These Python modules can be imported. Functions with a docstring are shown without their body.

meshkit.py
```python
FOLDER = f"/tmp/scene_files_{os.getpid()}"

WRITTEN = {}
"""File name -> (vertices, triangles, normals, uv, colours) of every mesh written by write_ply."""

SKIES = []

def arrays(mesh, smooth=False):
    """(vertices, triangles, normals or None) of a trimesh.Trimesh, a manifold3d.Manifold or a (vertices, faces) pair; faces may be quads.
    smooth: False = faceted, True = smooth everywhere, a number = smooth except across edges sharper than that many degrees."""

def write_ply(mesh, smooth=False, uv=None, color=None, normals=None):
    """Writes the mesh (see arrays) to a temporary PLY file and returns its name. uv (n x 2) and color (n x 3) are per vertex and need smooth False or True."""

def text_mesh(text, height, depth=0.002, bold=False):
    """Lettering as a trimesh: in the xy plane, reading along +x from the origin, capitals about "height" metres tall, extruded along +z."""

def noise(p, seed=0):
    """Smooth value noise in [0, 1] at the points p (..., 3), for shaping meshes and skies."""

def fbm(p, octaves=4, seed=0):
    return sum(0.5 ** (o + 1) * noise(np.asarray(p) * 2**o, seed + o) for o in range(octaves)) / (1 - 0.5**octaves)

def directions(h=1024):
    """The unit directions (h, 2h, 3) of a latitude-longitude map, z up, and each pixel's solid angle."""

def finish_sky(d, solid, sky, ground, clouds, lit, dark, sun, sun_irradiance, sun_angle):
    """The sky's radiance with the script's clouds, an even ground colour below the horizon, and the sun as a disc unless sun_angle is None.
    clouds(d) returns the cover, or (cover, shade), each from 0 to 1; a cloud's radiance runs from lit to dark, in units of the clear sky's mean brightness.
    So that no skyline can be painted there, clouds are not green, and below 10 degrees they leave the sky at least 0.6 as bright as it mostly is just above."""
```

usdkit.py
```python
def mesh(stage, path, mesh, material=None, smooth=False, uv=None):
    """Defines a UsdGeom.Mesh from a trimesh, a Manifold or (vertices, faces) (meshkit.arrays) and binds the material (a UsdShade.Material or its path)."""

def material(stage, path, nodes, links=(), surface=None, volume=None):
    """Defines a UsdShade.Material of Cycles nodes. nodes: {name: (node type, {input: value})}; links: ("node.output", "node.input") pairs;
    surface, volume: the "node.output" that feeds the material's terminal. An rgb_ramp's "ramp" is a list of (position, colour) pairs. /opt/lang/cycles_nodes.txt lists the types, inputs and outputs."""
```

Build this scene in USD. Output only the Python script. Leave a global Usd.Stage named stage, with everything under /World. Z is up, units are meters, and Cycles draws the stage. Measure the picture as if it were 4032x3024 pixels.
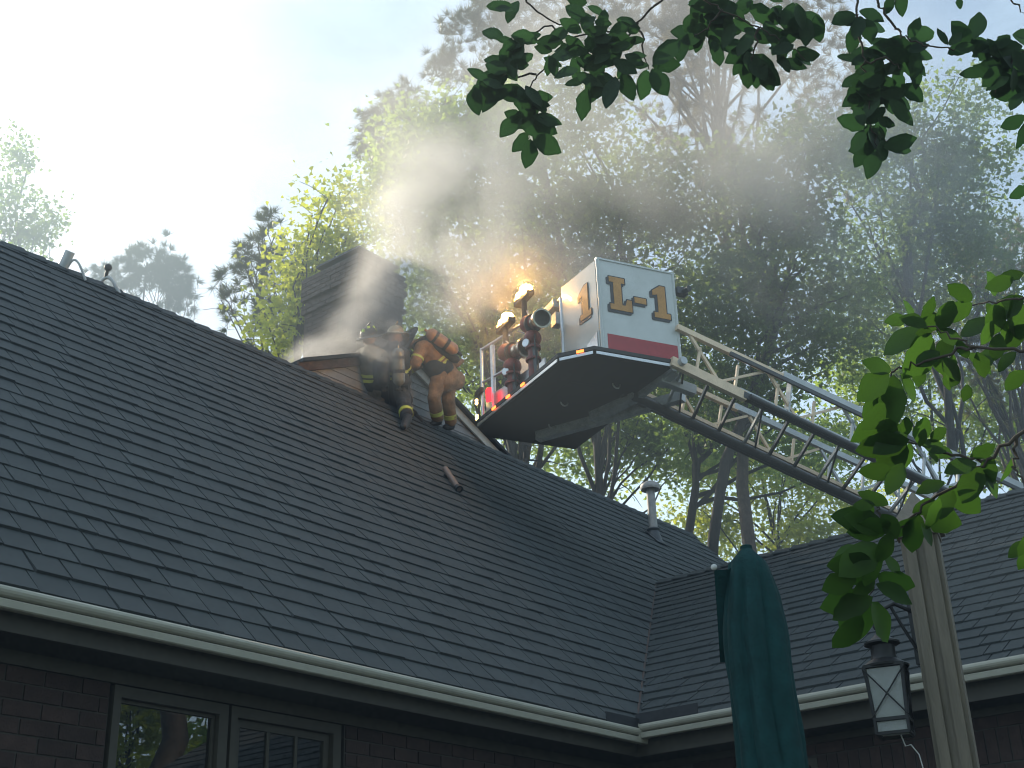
import math, random
import numpy as np, trimesh, shapely, usdkit, meshkit
from shapely.geometry import Polygon, box as sbox
from manifold3d import Manifold
from pxr import Usd, UsdGeom, UsdLux, UsdShade, Sdf, Gf, Vt

stage = Usd.Stage.CreateInMemory()
UsdGeom.Xform.Define(stage, '/World')
UsdGeom.Scope.Define(stage, '/World/Looks')
rng = np.random.default_rng(7)
random.seed(7)

# ------------------------------------------------------------------ camera, sky, sun, exposure
CZ = 1.6                                   # eye height over the patio
FPX = 5304.1                               # focal length in pixels of the 4032 px wide photograph
YAW, PITCH, ROLL = 0.67646, 0.43914, -0.03523
def basis(yaw, pitch, roll):
    F = np.array([math.cos(yaw) * math.cos(pitch), math.sin(yaw) * math.cos(pitch), math.sin(pitch)])
    R = np.array([math.sin(yaw), -math.cos(yaw), 0.0]); U = np.cross(R, F)
    c, s = math.cos(roll), math.sin(roll)
    return c * R + s * U, -s * R + c * U, F
R_, U_, F_ = basis(YAW, PITCH, ROLL)
EYE = np.array([0, 0, CZ])
cam = UsdGeom.Camera.Define(stage, '/World/camera')
m = np.eye(4); m[0, :3], m[1, :3], m[2, :3], m[3, :3] = R_, U_, -F_, EYE
cam.AddTransformOp().Set(Gf.Matrix4d(m.tolist()))
cam.CreateHorizontalApertureAttr(36.0); cam.CreateVerticalApertureAttr(27.0)
cam.CreateFocalLengthAttr(36.0 * FPX / 4032)
cam.CreateClippingRangeAttr(Gf.Vec2f(0.1, 5000))
EXPOSURE = 0.5
cam.CreateExposureAttr(EXPOSURE)

SUN_AZ, SUN_EL = math.radians(38.8 + 43.0), math.radians(31.5)      # azimuth counted from +x towards +y
SUN = np.array([math.cos(SUN_AZ) * math.cos(SUN_EL), math.sin(SUN_AZ) * math.cos(SUN_EL), math.sin(SUN_EL)])
sun = UsdLux.DistantLight.Define(stage, '/World/sun')
sun.CreateIntensityAttr(1.25); sun.CreateAngleAttr(0.5); sun.CreateNormalizeAttr(True)
sun.CreateColorAttr(Gf.Vec3f(1.0, 0.86, 0.66))
z_ = SUN; x_ = np.cross([0, 0, 1.0], z_); x_ /= np.linalg.norm(x_); y_ = np.cross(z_, x_)
m = np.eye(4); m[0, :3], m[1, :3], m[2, :3] = x_, y_, z_
sun.AddTransformOp().Set(Gf.Matrix4d(m.tolist()))

sky = UsdLux.DomeLight.Define(stage, '/World/sky')
skym = usdkit.material(stage, '/World/Looks/sky_air', {
    's': ('sky_texture', dict(sky_type='single_scattering', sun_disc=False, sun_elevation=SUN_EL, sun_rotation=math.atan2(SUN[0], SUN[1]), altitude=50.0, air_density=1.0, aerosol_density=1.5, ozone_density=1.0)),
    'tc': ('texture_coordinate', {}),
    'mp': ('mapping', dict(scale=(1.2, 1.2, 3.2), rotation=(0.2, 0.1, 0.5))),
    'n': ('noise_texture', dict(scale=1.7, detail=7.0, roughness=0.55, distortion=0.6)),
    'r': ('rgb_ramp', dict(ramp=[(0.0, (0, 0, 0)), (0.36, (0.18, 0.18, 0.18)), (0.75, (0.8, 0.8, 0.8)), (1.0, (1, 1, 1))])),
    'c': ('mix', dict(mix_type='mix', color2=(8.2, 10.6, 12.0))),
    'b': ('background_shader', dict(strength=0.1))},
    [('tc.generated', 'mp.vector'), ('mp.vector', 'n.vector'), ('n.fac', 'r.fac'), ('r.color', 'c.fac'), ('s.color', 'c.color1'), ('c.color', 'b.color')], surface='b.background')
UsdShade.MaterialBindingAPI.Apply(sky.GetPrim()).Bind(skym)
sky.GetPrim().SetCustomDataByKey('kind', 'structure')
sky.GetPrim().SetCustomDataByKey('label', 'pale blue hazy sky with thin white cloud')

# ------------------------------------------------------------------ helpers
K = 4032 / 2212
def ray(px, py): return F_ + (px - 2016.0) / FPX * R_ - (py - 1512.0) / FPX * U_
def D(x, y, dep): return EYE + ray(x * K, y * K) * dep            # a point seen at (x, y) of the 2212 px wide view, dep metres deep
def Zf(x, y, dep): return EYE + ray(1150 + .3617 * x, 1250 + .3617 * y) * dep
def onplane(px, py, p0, n):
    d = ray(px, py); n = np.asarray(n, float)
    return EYE + d * (((np.asarray(p0) - EYE) @ n) / (d @ n))
def depth_of(p): return (np.asarray(p) - EYE) @ F_
def pix(p):
    d = np.asarray(p, float) - EYE; z = d @ F_
    return np.stack([(2016 + FPX * (d @ R_) / z) / K, (1512 - FPX * (d @ U_) / z) / K], -1)

counts, bases = {}, {}
def numbered(parent, name):
    n = counts.get((parent, name), 0); counts[(parent, name)] = n + 1
    return f'{parent}/{name}' + (f'_{n:03d}' if n else '')
def tag(prim, label=None, cat=None, group=None, kind=None):
    for k, v in (('label', label), ('category', cat), ('group', group), ('kind', kind)):
        if v: prim.SetCustomDataByKey(k, v)
def thing(name, label, cat, base=(0, 0, 0), group=None, kind=None):
    p = numbered('/World', name)
    x = UsdGeom.Xform.Define(stage, p); x.AddTranslateOp().Set(Gf.Vec3d(*map(float, base)))
    bases[p] = np.asarray(base, float); tag(x.GetPrim(), label, cat, group, kind)
    return p
def part(parent, name, mesh, mat, label=None, kind=None, smooth=False):
    p = numbered(parent, name)
    v, f, n = meshkit.arrays(mesh, smooth)
    b = bases.get('/'.join(parent.split('/')[:3]), np.zeros(3))
    bases['/'.join(p.split('/')[:3])] = b if p.count('/') > 2 else np.zeros(3)
    g = UsdGeom.Mesh.Define(stage, p)
    g.CreatePointsAttr(Vt.Vec3fArray.FromNumpy((v - b).astype(np.float32)))
    g.CreateFaceVertexCountsAttr(Vt.IntArray.FromNumpy(np.full(len(f), 3, np.int32)))
    g.CreateFaceVertexIndicesAttr(Vt.IntArray.FromNumpy(f.astype(np.int32).ravel()))
    g.CreateSubdivisionSchemeAttr('none')
    if n is not None:
        g.CreateNormalsAttr(Vt.Vec3fArray.FromNumpy(n.astype(np.float32))); g.SetNormalsInterpolation('vertex')
    UsdShade.MaterialBindingAPI.Apply(g.GetPrim()).Bind(mat)
    tag(g.GetPrim(), label, None, None, kind)
    return p
def single(name, mesh, mat, label=None, cat=None, group=None, kind=None, smooth=False):
    p = part('/World', name, mesh, mat, smooth=smooth)
    tag(stage.GetPrimAtPath(p), label, cat, group, kind)
    return p

def cat(ms): return trimesh.util.concatenate([a for a in ms if a is not None])
def bx(lo, hi):
    lo, hi = np.minimum(lo, hi), np.maximum(lo, hi)
    b = trimesh.creation.box(hi - lo); b.apply_translation((np.asarray(lo) + hi) / 2); return b
def frame_of(p, q, up=(0, 0, 1.0)):
    d = np.asarray(q, float) - p; L = np.linalg.norm(d); d = d / L
    u = np.asarray(up, float)
    if abs(d @ u) > .98: u = np.array([1.0, 0.13, 0])
    s = np.cross(d, u); s /= np.linalg.norm(s)
    return L, d, s, np.cross(s, d)
def bar(p, q, w, h, up=(0, 0, 1.0)):
    """A square bar from p to q, w wide and h high."""
    L, d, s, u = frame_of(p, q, up)
    b = trimesh.creation.box((L, w, h)); M = np.eye(4)
    M[:3, 0], M[:3, 1], M[:3, 2], M[:3, 3] = d, s, u, (np.asarray(p) + q) / 2
    b.apply_transform(M); return b
def tube(pts, radii, n=8, caps=True):
    pts = np.asarray(pts, float); radii = np.broadcast_to(radii, (len(pts),))
    t = np.gradient(pts, axis=0); t /= np.linalg.norm(t, axis=1, keepdims=True) + 1e-12
    ref = np.array([0.31, 0.17, 1.0]) if abs(t[0, 2]) < .9 else np.array([1.0, .2, .1])
    a = np.cross(t, ref); a /= np.linalg.norm(a, axis=1, keepdims=True); b = np.cross(t, a)
    an = np.arange(n) * 2 * np.pi / n
    v = (pts[:, None] + radii[:, None, None] * (np.cos(an)[None, :, None] * a[:, None] + np.sin(an)[None, :, None] * b[:, None])).reshape(-1, 3)
    f = []
    for i in range(len(pts) - 1):
        for j in range(n):
            k = (j + 1) % n
            f += [(i * n + j, i * n + k, (i + 1) * n + k), (i * n + j, (i + 1) * n + k, (i + 1) * n + j)]
    if caps:
        v = np.vstack([v, pts[0], pts[-1]]); c0, c1 = len(v) - 2, len(v) - 1; o = (len(pts) - 1) * n
        for j in range(n):
            k = (j + 1) % n
            f += [(c0, k, j), (c1, o + j, o + k)]
    mm = trimesh.Trimesh(v, np.array(f), process=False); 
    if mm.volume < 0: mm.invert()
    return mm
def cyl(p, q, r0, r1=None, n=16): return tube([p, q], [r0, r0 if r1 is None else r1], n)
def lathe(p, axis, prof, n=24):
    """prof: (along, radius) pairs turned about the axis through p."""
    prof = np.asarray(prof, float); d = np.asarray(axis, float) / np.linalg.norm(axis)
    s = np.cross(d, [0.2, 0.9, 0.3]); s /= np.linalg.norm(s); u = np.cross(d, s); an = np.arange(n) * 2 * np.pi / n
    v = (np.asarray(p) + prof[:, :1, None].transpose(0, 2, 1) * d + prof[:, 1:, None].transpose(0, 2, 1) * (np.cos(an)[:, None] * s + np.sin(an)[:, None] * u)[None]).reshape(-1, 3)
    f = []
    for i in range(len(prof) - 1):
        for j in range(n):
            k = (j + 1) % n
            f += [(i * n + j, i * n + k, (i + 1) * n + k), (i * n + j, (i + 1) * n + k, (i + 1) * n + j)]
    mm = trimesh.Trimesh(v, np.array(f), process=False)
    if mm.volume < 0: mm.invert()
    return mm
def extrude_along(profile, a, b, out, up):
    """A closed profile of (out, up) pairs carried from a to b."""
    pr = np.asarray(profile, float); a, b, out, up = map(lambda q: np.asarray(q, float), (a, b, out, up))
    n = len(pr); ring = pr[:, :1] * out + pr[:, 1:] * up
    v = np.vstack([a + ring, b + ring]); f = [(i, (i + 1) % n, n + (i + 1) % n) for i in range(n)] + [(i, n + (i + 1) % n, n + i) for i in range(n)]
    tri = trimesh.creation.triangulate_polygon(Polygon(pr), engine='earcut')
    idx = np.array([np.argmin(((pr - q) ** 2).sum(1)) for q in tri[0]])
    for t in tri[1]: f += [tuple(idx[t]), tuple(n + idx[t][::-1])]
    mm = trimesh.Trimesh(v, np.array(f), process=False)
    trimesh.repair.fix_normals(mm)
    return mm
def ball(p, r, sub=2):
    s = trimesh.creation.icosphere(sub, 1.0); s.apply_scale(r); s.apply_translation(p); return s
def prism(poly3, offset):
    """A convex polygon of 3-D points thickened by offset (one vector or one per point)."""
    p = np.asarray(poly3, float); q = p + offset; n = len(p)
    f = [(0, i, i + 1) for i in range(1, n - 1)] + [(n, n + i + 1, n + i) for i in range(1, n - 1)]
    f += [(i, (i + 1) % n, n + (i + 1) % n) for i in range(n)] + [(i, n + (i + 1) % n, n + i) for i in range(n)]
    mm = trimesh.Trimesh(np.vstack([p, q]), np.array(f), process=False)
    if mm.volume < 0: mm.invert()
    return mm

def skinmesh(chains, edge=.03, it=8):
    parts_ = []
    for chn in chains:
        sp_ = [Manifold.sphere(float(r_), 14).translate([float(c) for c in p]) for p, r_ in chn]
        if len(sp_) == 1: parts_.append(sp_[0])
        for a, b in zip(sp_, sp_[1:]): parts_.append(Manifold.batch_hull([a, b]))
    mm = parts_[0]
    for q in parts_[1:]: mm = mm + q
    mm = mm.refine_to_length(edge); me = mm.to_mesh()
    tm_ = trimesh.Trimesh(me.vert_properties[:, :3], me.tri_verts, process=True)
    trimesh.smoothing.filter_taubin(tm_, iterations=it)
    return tm_

# ------------------------------------------------------------------ materials
def mat(name, color, rough=0.6, metal=0.0, var=0.15, scale=6.0, bump=0.0, bscale=60.0, color2=None, spec=0.5, coat=0.0, stretch=None, island=0.0):
    c = np.array(color, float); c2 = np.array(color2, float) if color2 is not None else c * (1 - var)
    c1 = c if color2 is not None else np.minimum(c * (1 + var), 1)
    nodes = {'g': ('texture_coordinate', {}), 'mp': ('mapping', dict(scale=stretch or (1, 1, 1))),
             'n': ('noise_texture', dict(scale=scale, detail=5.0, roughness=0.6)),
             'r': ('rgb_ramp', dict(ramp=[(0.3, tuple(c2)), (0.7, tuple(c1))])),
             'p': ('principled_bsdf', dict(roughness=rough, metallic=metal, specular_ior_level=spec, coat_weight=coat))}
    links = [('g.object', 'mp.vector'), ('mp.vector', 'n.vector'), ('n.fac', 'r.fac')]
    if island:
        nodes['gi'] = ('geometry', {}); nodes['oi'] = ('object_info', {})
        nodes['ad'] = ('math', dict(math_type='add')); nodes['fr'] = ('math', dict(math_type='fraction'))
        nodes['mr'] = ('map_range', dict(to_min=1 - island, to_max=1 + island)); nodes['h'] = ('hsv', {})
        links += [('gi.random_per_island', 'ad.value1'), ('oi.random', 'ad.value2'), ('ad.value', 'fr.value1'), ('fr.value', 'mr.value'), ('mr.result', 'h.value'), ('r.color', 'h.color'), ('h.color', 'p.base_color')]
    else: links.append(('r.color', 'p.base_color'))
    if bump:
        nodes['bn'] = ('noise_texture', dict(scale=bscale, detail=4.0)); nodes['b'] = ('bump', dict(strength=bump, distance=0.01))
        links += [('mp.vector', 'bn.vector'), ('bn.fac', 'b.height'), ('b.normal', 'p.normal')]
    return usdkit.material(stage, f'/World/Looks/{name}', nodes, links, surface='p.BSDF')
def emit(name, color, strength):
    return usdkit.material(stage, f'/World/Looks/{name}', {'e': ('emission', dict(color=color, strength=strength))}, [], surface='e.emission')
def leafmat(name, c_dark, c_light, trans=(0.12, 0.25, 0.02), tw=0.45, rough=0.45):
    nodes = {'g': ('geometry', {}), 'oi': ('object_info', {}), 'ad': ('math', dict(math_type='add')), 'fr': ('math', dict(math_type='fraction')),
             'r': ('rgb_ramp', dict(ramp=[(0, c_dark), (0.55, tuple((np.array(c_dark) + c_light) / 2)), (1, c_light)])),
             'p': ('principled_bsdf', dict(roughness=rough, specular_ior_level=0.35)),
             'rt': ('rgb_ramp', dict(ramp=[(0, tuple(np.array(trans) * .6)), (1, tuple(trans))])), 't': ('translucent_bsdf', {}), 'm': ('mix_closure', dict(fac=tw))}
    links = [('g.random_per_island', 'ad.value1'), ('oi.random', 'ad.value2'), ('ad.value', 'fr.value1'), ('fr.value', 'r.fac'), ('fr.value', 'rt.fac'), ('r.color', 'p.base_color'), ('rt.color', 't.color'), ('p.BSDF', 'm.closure1'), ('t.BSDF', 'm.closure2')]
    return usdkit.material(stage, f'/World/Looks/{name}', nodes, links, surface='m.closure')

M = {}
M['shingle'] = mat('shingle_grey', (0.048, 0.055, 0.057), .88, scale=3.0, var=.12, bump=.5, bscale=220, island=.08)
M['deck'] = mat('roof_felt', (0.02, 0.021, 0.024), .9)
M['brick'] = mat('red_brown_brick', (0.040, 0.023, 0.019), .9, scale=9, var=.3, bump=.5, bscale=70, island=.28)
M['chimney_brick'] = mat('dark_brick', (0.055, 0.036, 0.032), .9, scale=9, var=.3, bump=.5, bscale=70, island=.25)
M['mortar'] = mat('mortar', (0.052, 0.046, 0.040), .9, scale=20, bump=.4, bscale=120)
M['dark_mortar'] = mat('sooty_mortar', (0.05, 0.045, 0.042), .9, scale=20)
M['gutter'] = mat('gutter_enamel', (0.36, 0.345, 0.285), .4, scale=2.5, var=.06, stretch=(3, 3, 12))
M['trim'] = mat('tan_trim_paint', (0.048, 0.042, 0.030), .6, scale=4, var=.12)
M['soffit'] = mat('soffit_paint', (0.03, 0.028, 0.021), .7, scale=3, var=.12)
M['siding'] = mat('grey_siding', (0.27, 0.27, 0.275), .6, scale=3, var=.08)
M['rake'] = mat('pale_rake_paint', (0.52, 0.50, 0.46), .55, scale=3, var=.1)
M['white_panel'] = mat('white_enamel', (0.53, 0.55, 0.535), .32, scale=2.2, var=.05, color2=(0.44, 0.46, 0.44), coat=.3)
M['red_stripe'] = mat('red_reflective', (0.30, 0.015, 0.025), .35, scale=8, var=.1)
M['gold'] = mat('gold_leaf', (0.42, 0.20, 0.04), .45, scale=10, var=.15)
M['black_ink'] = mat('black_ink', (0.02, 0.02, 0.025), .4)
M['black_floor'] = mat('black_rubber', (0.012, 0.013, 0.015), .6, scale=12, var=.3)
M['under'] = mat('dark_underside', (0.012, 0.013, 0.015), .75, scale=5, var=.3, spec=.15)
M['steel'] = mat('brushed_steel', (0.55, 0.56, 0.57), .32, metal=.9, scale=5, var=.1)
M['ladder_grey'] = mat('ladder_grey', (0.42, 0.44, 0.45), .42, metal=.25, scale=5, var=.12)
M['ladder_tan'] = mat('ladder_tan', (0.72, 0.55, 0.38), .5, scale=5, var=.12)
M['ladder_dark'] = mat('ladder_dark', (0.05, 0.053, 0.058), .4, metal=.2, scale=5, var=.2)
M['yellow'] = mat('yellow_hose', (0.62, 0.38, 0.03), .5, scale=9)
M['red_iron'] = mat('red_nozzle_paint', (0.16, 0.018, 0.015), .5, scale=14, var=.35, bump=.3, bscale=50)
M['chrome'] = mat('worn_chrome', (0.62, 0.60, 0.56), .22, metal=1.0, scale=9, var=.1)
M['bore'] = mat('nozzle_bore', (0.05, 0.05, 0.045), .6)
M['umbrella'] = mat('teal_canvas', (0.005, 0.036, 0.038), .85, scale=14, var=.25, bump=.3, bscale=90, spec=.2)
M['post'] = mat('post_paint', (0.155, 0.128, 0.095), .55, scale=5, stretch=(6, 6, .8), color2=(0.095, 0.08, 0.058), bump=.25, bscale=30)
M['iron'] = mat('black_iron', (0.02, 0.021, 0.023), .5, metal=.3, scale=15, var=.3)
M['bark'] = mat('tree_bark', (0.032, 0.027, 0.023), .9, scale=5, stretch=(4, 4, 1), var=.4, bump=.8, bscale=14)
M['pine_bark'] = mat('pine_bark', (0.075, 0.056, 0.045), .9, scale=4, stretch=(4, 4, 1), var=.4, bump=.8, bscale=10)
M['twig'] = mat('twig_bark', (0.05, 0.04, 0.03), .85, scale=20, var=.3)
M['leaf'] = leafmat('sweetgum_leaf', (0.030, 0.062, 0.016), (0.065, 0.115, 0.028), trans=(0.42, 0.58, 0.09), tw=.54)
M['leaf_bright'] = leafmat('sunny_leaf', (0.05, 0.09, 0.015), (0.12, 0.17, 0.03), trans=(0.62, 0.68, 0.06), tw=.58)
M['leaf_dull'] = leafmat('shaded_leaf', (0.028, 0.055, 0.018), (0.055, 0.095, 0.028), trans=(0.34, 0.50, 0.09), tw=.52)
M['needle'] = leafmat('pine_needles', (0.030, 0.050, 0.022), (0.065, 0.08, 0.032), trans=(0.12, 0.15, 0.04), tw=.3)
M['needle_brown'] = leafmat('dry_pine_needles', (0.08, 0.075, 0.04), (0.15, 0.125, 0.07), trans=(0.42, 0.36, 0.16), tw=.45)
M['big_leaf'] = leafmat('broad_leaf', (0.026, 0.064, 0.030), (0.045, 0.095, 0.036), trans=(0.026, 0.080, 0.024), tw=.5, rough=.4)
M['near_leaf'] = leafmat('near_broad_leaf', (0.024, 0.060, 0.014), (0.045, 0.095, 0.020), trans=(0.055, 0.14, 0.016), tw=.55, rough=.38)
M['ground'] = mat('lawn', (0.06, 0.085, 0.03), .95, scale=3, var=.35, bump=.6, bscale=40)
M['paving'] = mat('patio_stone', (0.11, 0.10, 0.09), .9, scale=4, var=.12, bump=.3, bscale=60)
M['galv'] = mat('weathered_pipe', (0.30, 0.29, 0.28), .55, metal=.3, scale=9, var=.25)
M['copper'] = mat('brown_pipe', (0.20, 0.14, 0.115), .45, metal=.2, scale=9, var=.25)
M['rust'] = mat('dark_rust', (0.075, 0.048, 0.040), .8, scale=12, var=.3)
M['pvc'] = mat('pale_pipe', (0.55, 0.55, 0.55), .5, scale=9, var=.1)
M['tan_gear'] = mat('tan_turnout_cloth', (0.27, 0.145, 0.072), .85, scale=9, var=.28, bump=.5, bscale=45)
M['grey_gear'] = mat('sooty_turnout_cloth', (0.15, 0.125, 0.095), .85, scale=9, var=.3, bump=.5, bscale=45)
M['dark_gear'] = mat('dark_turnout_cloth', (0.035, 0.034, 0.034), .8, scale=9, var=.3, bump=.5, bscale=45)
M['stripe'] = mat('lime_reflective_tape', (0.50, 0.52, 0.10), .35, scale=20, var=.15)
M['helmet_black'] = mat('black_helmet', (0.025, 0.025, 0.027), .4, scale=12, var=.3)
M['helmet_tan'] = mat('tan_helmet', (0.27, 0.21, 0.13), .5, scale=12, var=.2)
M['lime'] = mat('lime_marker', (0.45, 0.65, 0.08), .4)
M['tank'] = mat('air_cylinder_paint', (0.17, 0.16, 0.13), .3, scale=9, var=.15, coat=.6)
M['tank_brown'] = mat('brown_cylinder_paint', (0.33, 0.16, 0.08), .38, scale=9, var=.2, coat=.3)
M['boot'] = mat('black_boot', (0.02, 0.02, 0.02), .5)
M['skin'] = mat('skin', (0.42, 0.25, 0.18), .55, scale=12, var=.06)
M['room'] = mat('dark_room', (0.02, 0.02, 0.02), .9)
M['amber'] = emit('amber_lamp', (1.0, 0.36, 0.05), 14.0)
M['amber_core'] = emit('amber_lamp_core', (1.0, 0.50, 0.13), 140.0)
M['marker'] = emit('orange_marker', (1.0, 0.16, 0.03), 3.5)
M['redlamp'] = emit('red_lamp', (1.0, 0.02, 0.03), 2.6)
M['warm'] = emit('warm_lamp', (1.0, 0.66, 0.22), 5.0)
M['pane'] = usdkit.material(stage, '/World/Looks/window_glass', {'f': ('fresnel', dict(IOR=2.5)), 't': ('transparent_bsdf', dict(color=(0.8, 0.85, 0.83))), 'g': ('glossy_bsdf', dict(color=(1, 1, 1), roughness=0.0)), 'm': ('mix_closure', {})},
    [('f.fac', 'm.fac'), ('t.BSDF', 'm.closure1'), ('g.BSDF', 'm.closure2')], surface='m.closure')
M['seeded'] = usdkit.material(stage, '/World/Looks/seeded_glass', {'f': ('fresnel', dict(IOR=1.6)), 'tc': ('texture_coordinate', {}), 'n': ('noise_texture', dict(scale=60.0, detail=3.0)), 'b': ('bump', dict(strength=.6, distance=.01)),
    't': ('transparent_bsdf', dict(color=(0.62, 0.65, 0.63))), 'd': ('diffuse_bsdf', dict(color=(.6, .63, .62))), 'm1': ('mix_closure', dict(fac=.24)), 'g': ('glossy_bsdf', dict(roughness=0.08)), 'm': ('mix_closure', {})},
    [('tc.object', 'n.vector'), ('n.fac', 'b.height'), ('b.normal', 'g.normal'), ('f.fac', 'm.fac'), ('t.BSDF', 'm1.closure1'), ('d.BSDF', 'm1.closure2'), ('m1.closure', 'm.closure1'), ('g.BSDF', 'm.closure2')], surface='m.closure')

# ------------------------------------------------------------------ ground
g = 800.0
gr = trimesh.Trimesh([(-g, -g, -.02), (g, -g, -.02), (g, g, -.02), (-g, g, -.02)], [(0, 1, 2), (0, 2, 3)], process=False)
single('ground', gr, M['ground'], 'grassy ground around the house', None, kind='structure')
single('patio', bx((-3, -3.5, -.016), (10.1, 6.9, 0.0)), M['paving'], 'dark stone patio in front of the house', None, kind='structure')

# ------------------------------------------------------------------ house
YE, XC, H, H2 = 6.70, 9.947, 3.843, 3.868
W1, T1, W2, T2 = 5.134, 1.0435, 4.820, 0.6081
YR, ZR = YE + W1, H + W1 * T1
XL, XR = 1.2, 19.7                       # the gable ends of the main roof
WXR, WZR, WY0 = XC + W2, H + W2 * T2, -1.2
OV = .45
house = thing('house', 'dark shingled brick house with tall roof, gutters and side wing', 'house', (XC, YE, 0))
A1 = math.atan(T1); A2 = math.atan(T2)
L1, L2 = W1 / math.cos(A1), W2 / math.cos(A2)
def mp(x, s, n=0.0): return np.array([x, YE + s * math.cos(A1) - n * math.sin(A1), H + s * math.sin(A1) + n * math.cos(A1)])
def wp(y, s, n=0.0): return np.array([XC + s * math.cos(A2) - n * math.sin(A2), y, H + s * math.sin(A2) + n * math.cos(A2)])
deck = cat([prism([mp(XL, .08), mp(XR, .08), mp(XR, L1), mp(XL, L1)], np.array([0, 0, -.09])),
            prism([(XL, YR, ZR), (XR, YR, ZR), (XR, YR + W1, H), (XL, YR + W1, H)], np.array([0, 0, -.09])),
            bx((XL + .2, YE + OV + .05, 0), (XL + .3, YR + W1 - OV, H - .1)), bx((XL + .2, YR + W1 - OV - .1, 0), (XR - .2, YR + W1 - OV, H - .1)), bx((XR - .3, YE + OV + .05, 0), (XR - .2, YR + W1 - OV, H - .1)),
            prism([(XL + .25, YE + .5, H - .1), (XL + .25, YR + W1 - .5, H - .1), (XL + .25, YR, ZR - .55)], np.array([.05, 0, 0])), prism([(XR - .25, YE + .5, H - .1), (XR - .25, YR + W1 - .5, H - .1), (XR - .25, YR, ZR - .55)], np.array([-.05, 0, 0]))])
roof = part(house, 'roof', deck, M['deck'], 'steep main roof of dark grey shingles')
yv = YE + W2 * T2 / T1
wdeck = cat([prism([wp(WY0, .08), wp(YE + .05, .08), (WXR, yv, WZR), (WXR, WY0, WZR)], np.array([0, 0, -.09])),
             prism([(WXR, WY0, WZR), (WXR, yv, WZR), (WXR + W2, YE, H), (WXR + W2, WY0, H)], np.array([0, 0, -.09])),
             bx((XC + OV, WY0 + .2, 0), (WXR + W2 - OV, WY0 + .3, H - .1)), bx((WXR + W2 - OV - .1, WY0 + .3, 0), (WXR + W2 - OV, YE, H - .1)), prism([(XC + OV, WY0 + .25, H - .1), (WXR + W2 - OV, WY0 + .25, H - .1), (WXR, WY0 + .25, WZR - .3)], np.array([0, .05, 0]))])
wroof = part(house, 'wing_roof', wdeck, M['deck'], 'lower roof of the side wing, meeting the main roof in a valley')

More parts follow.
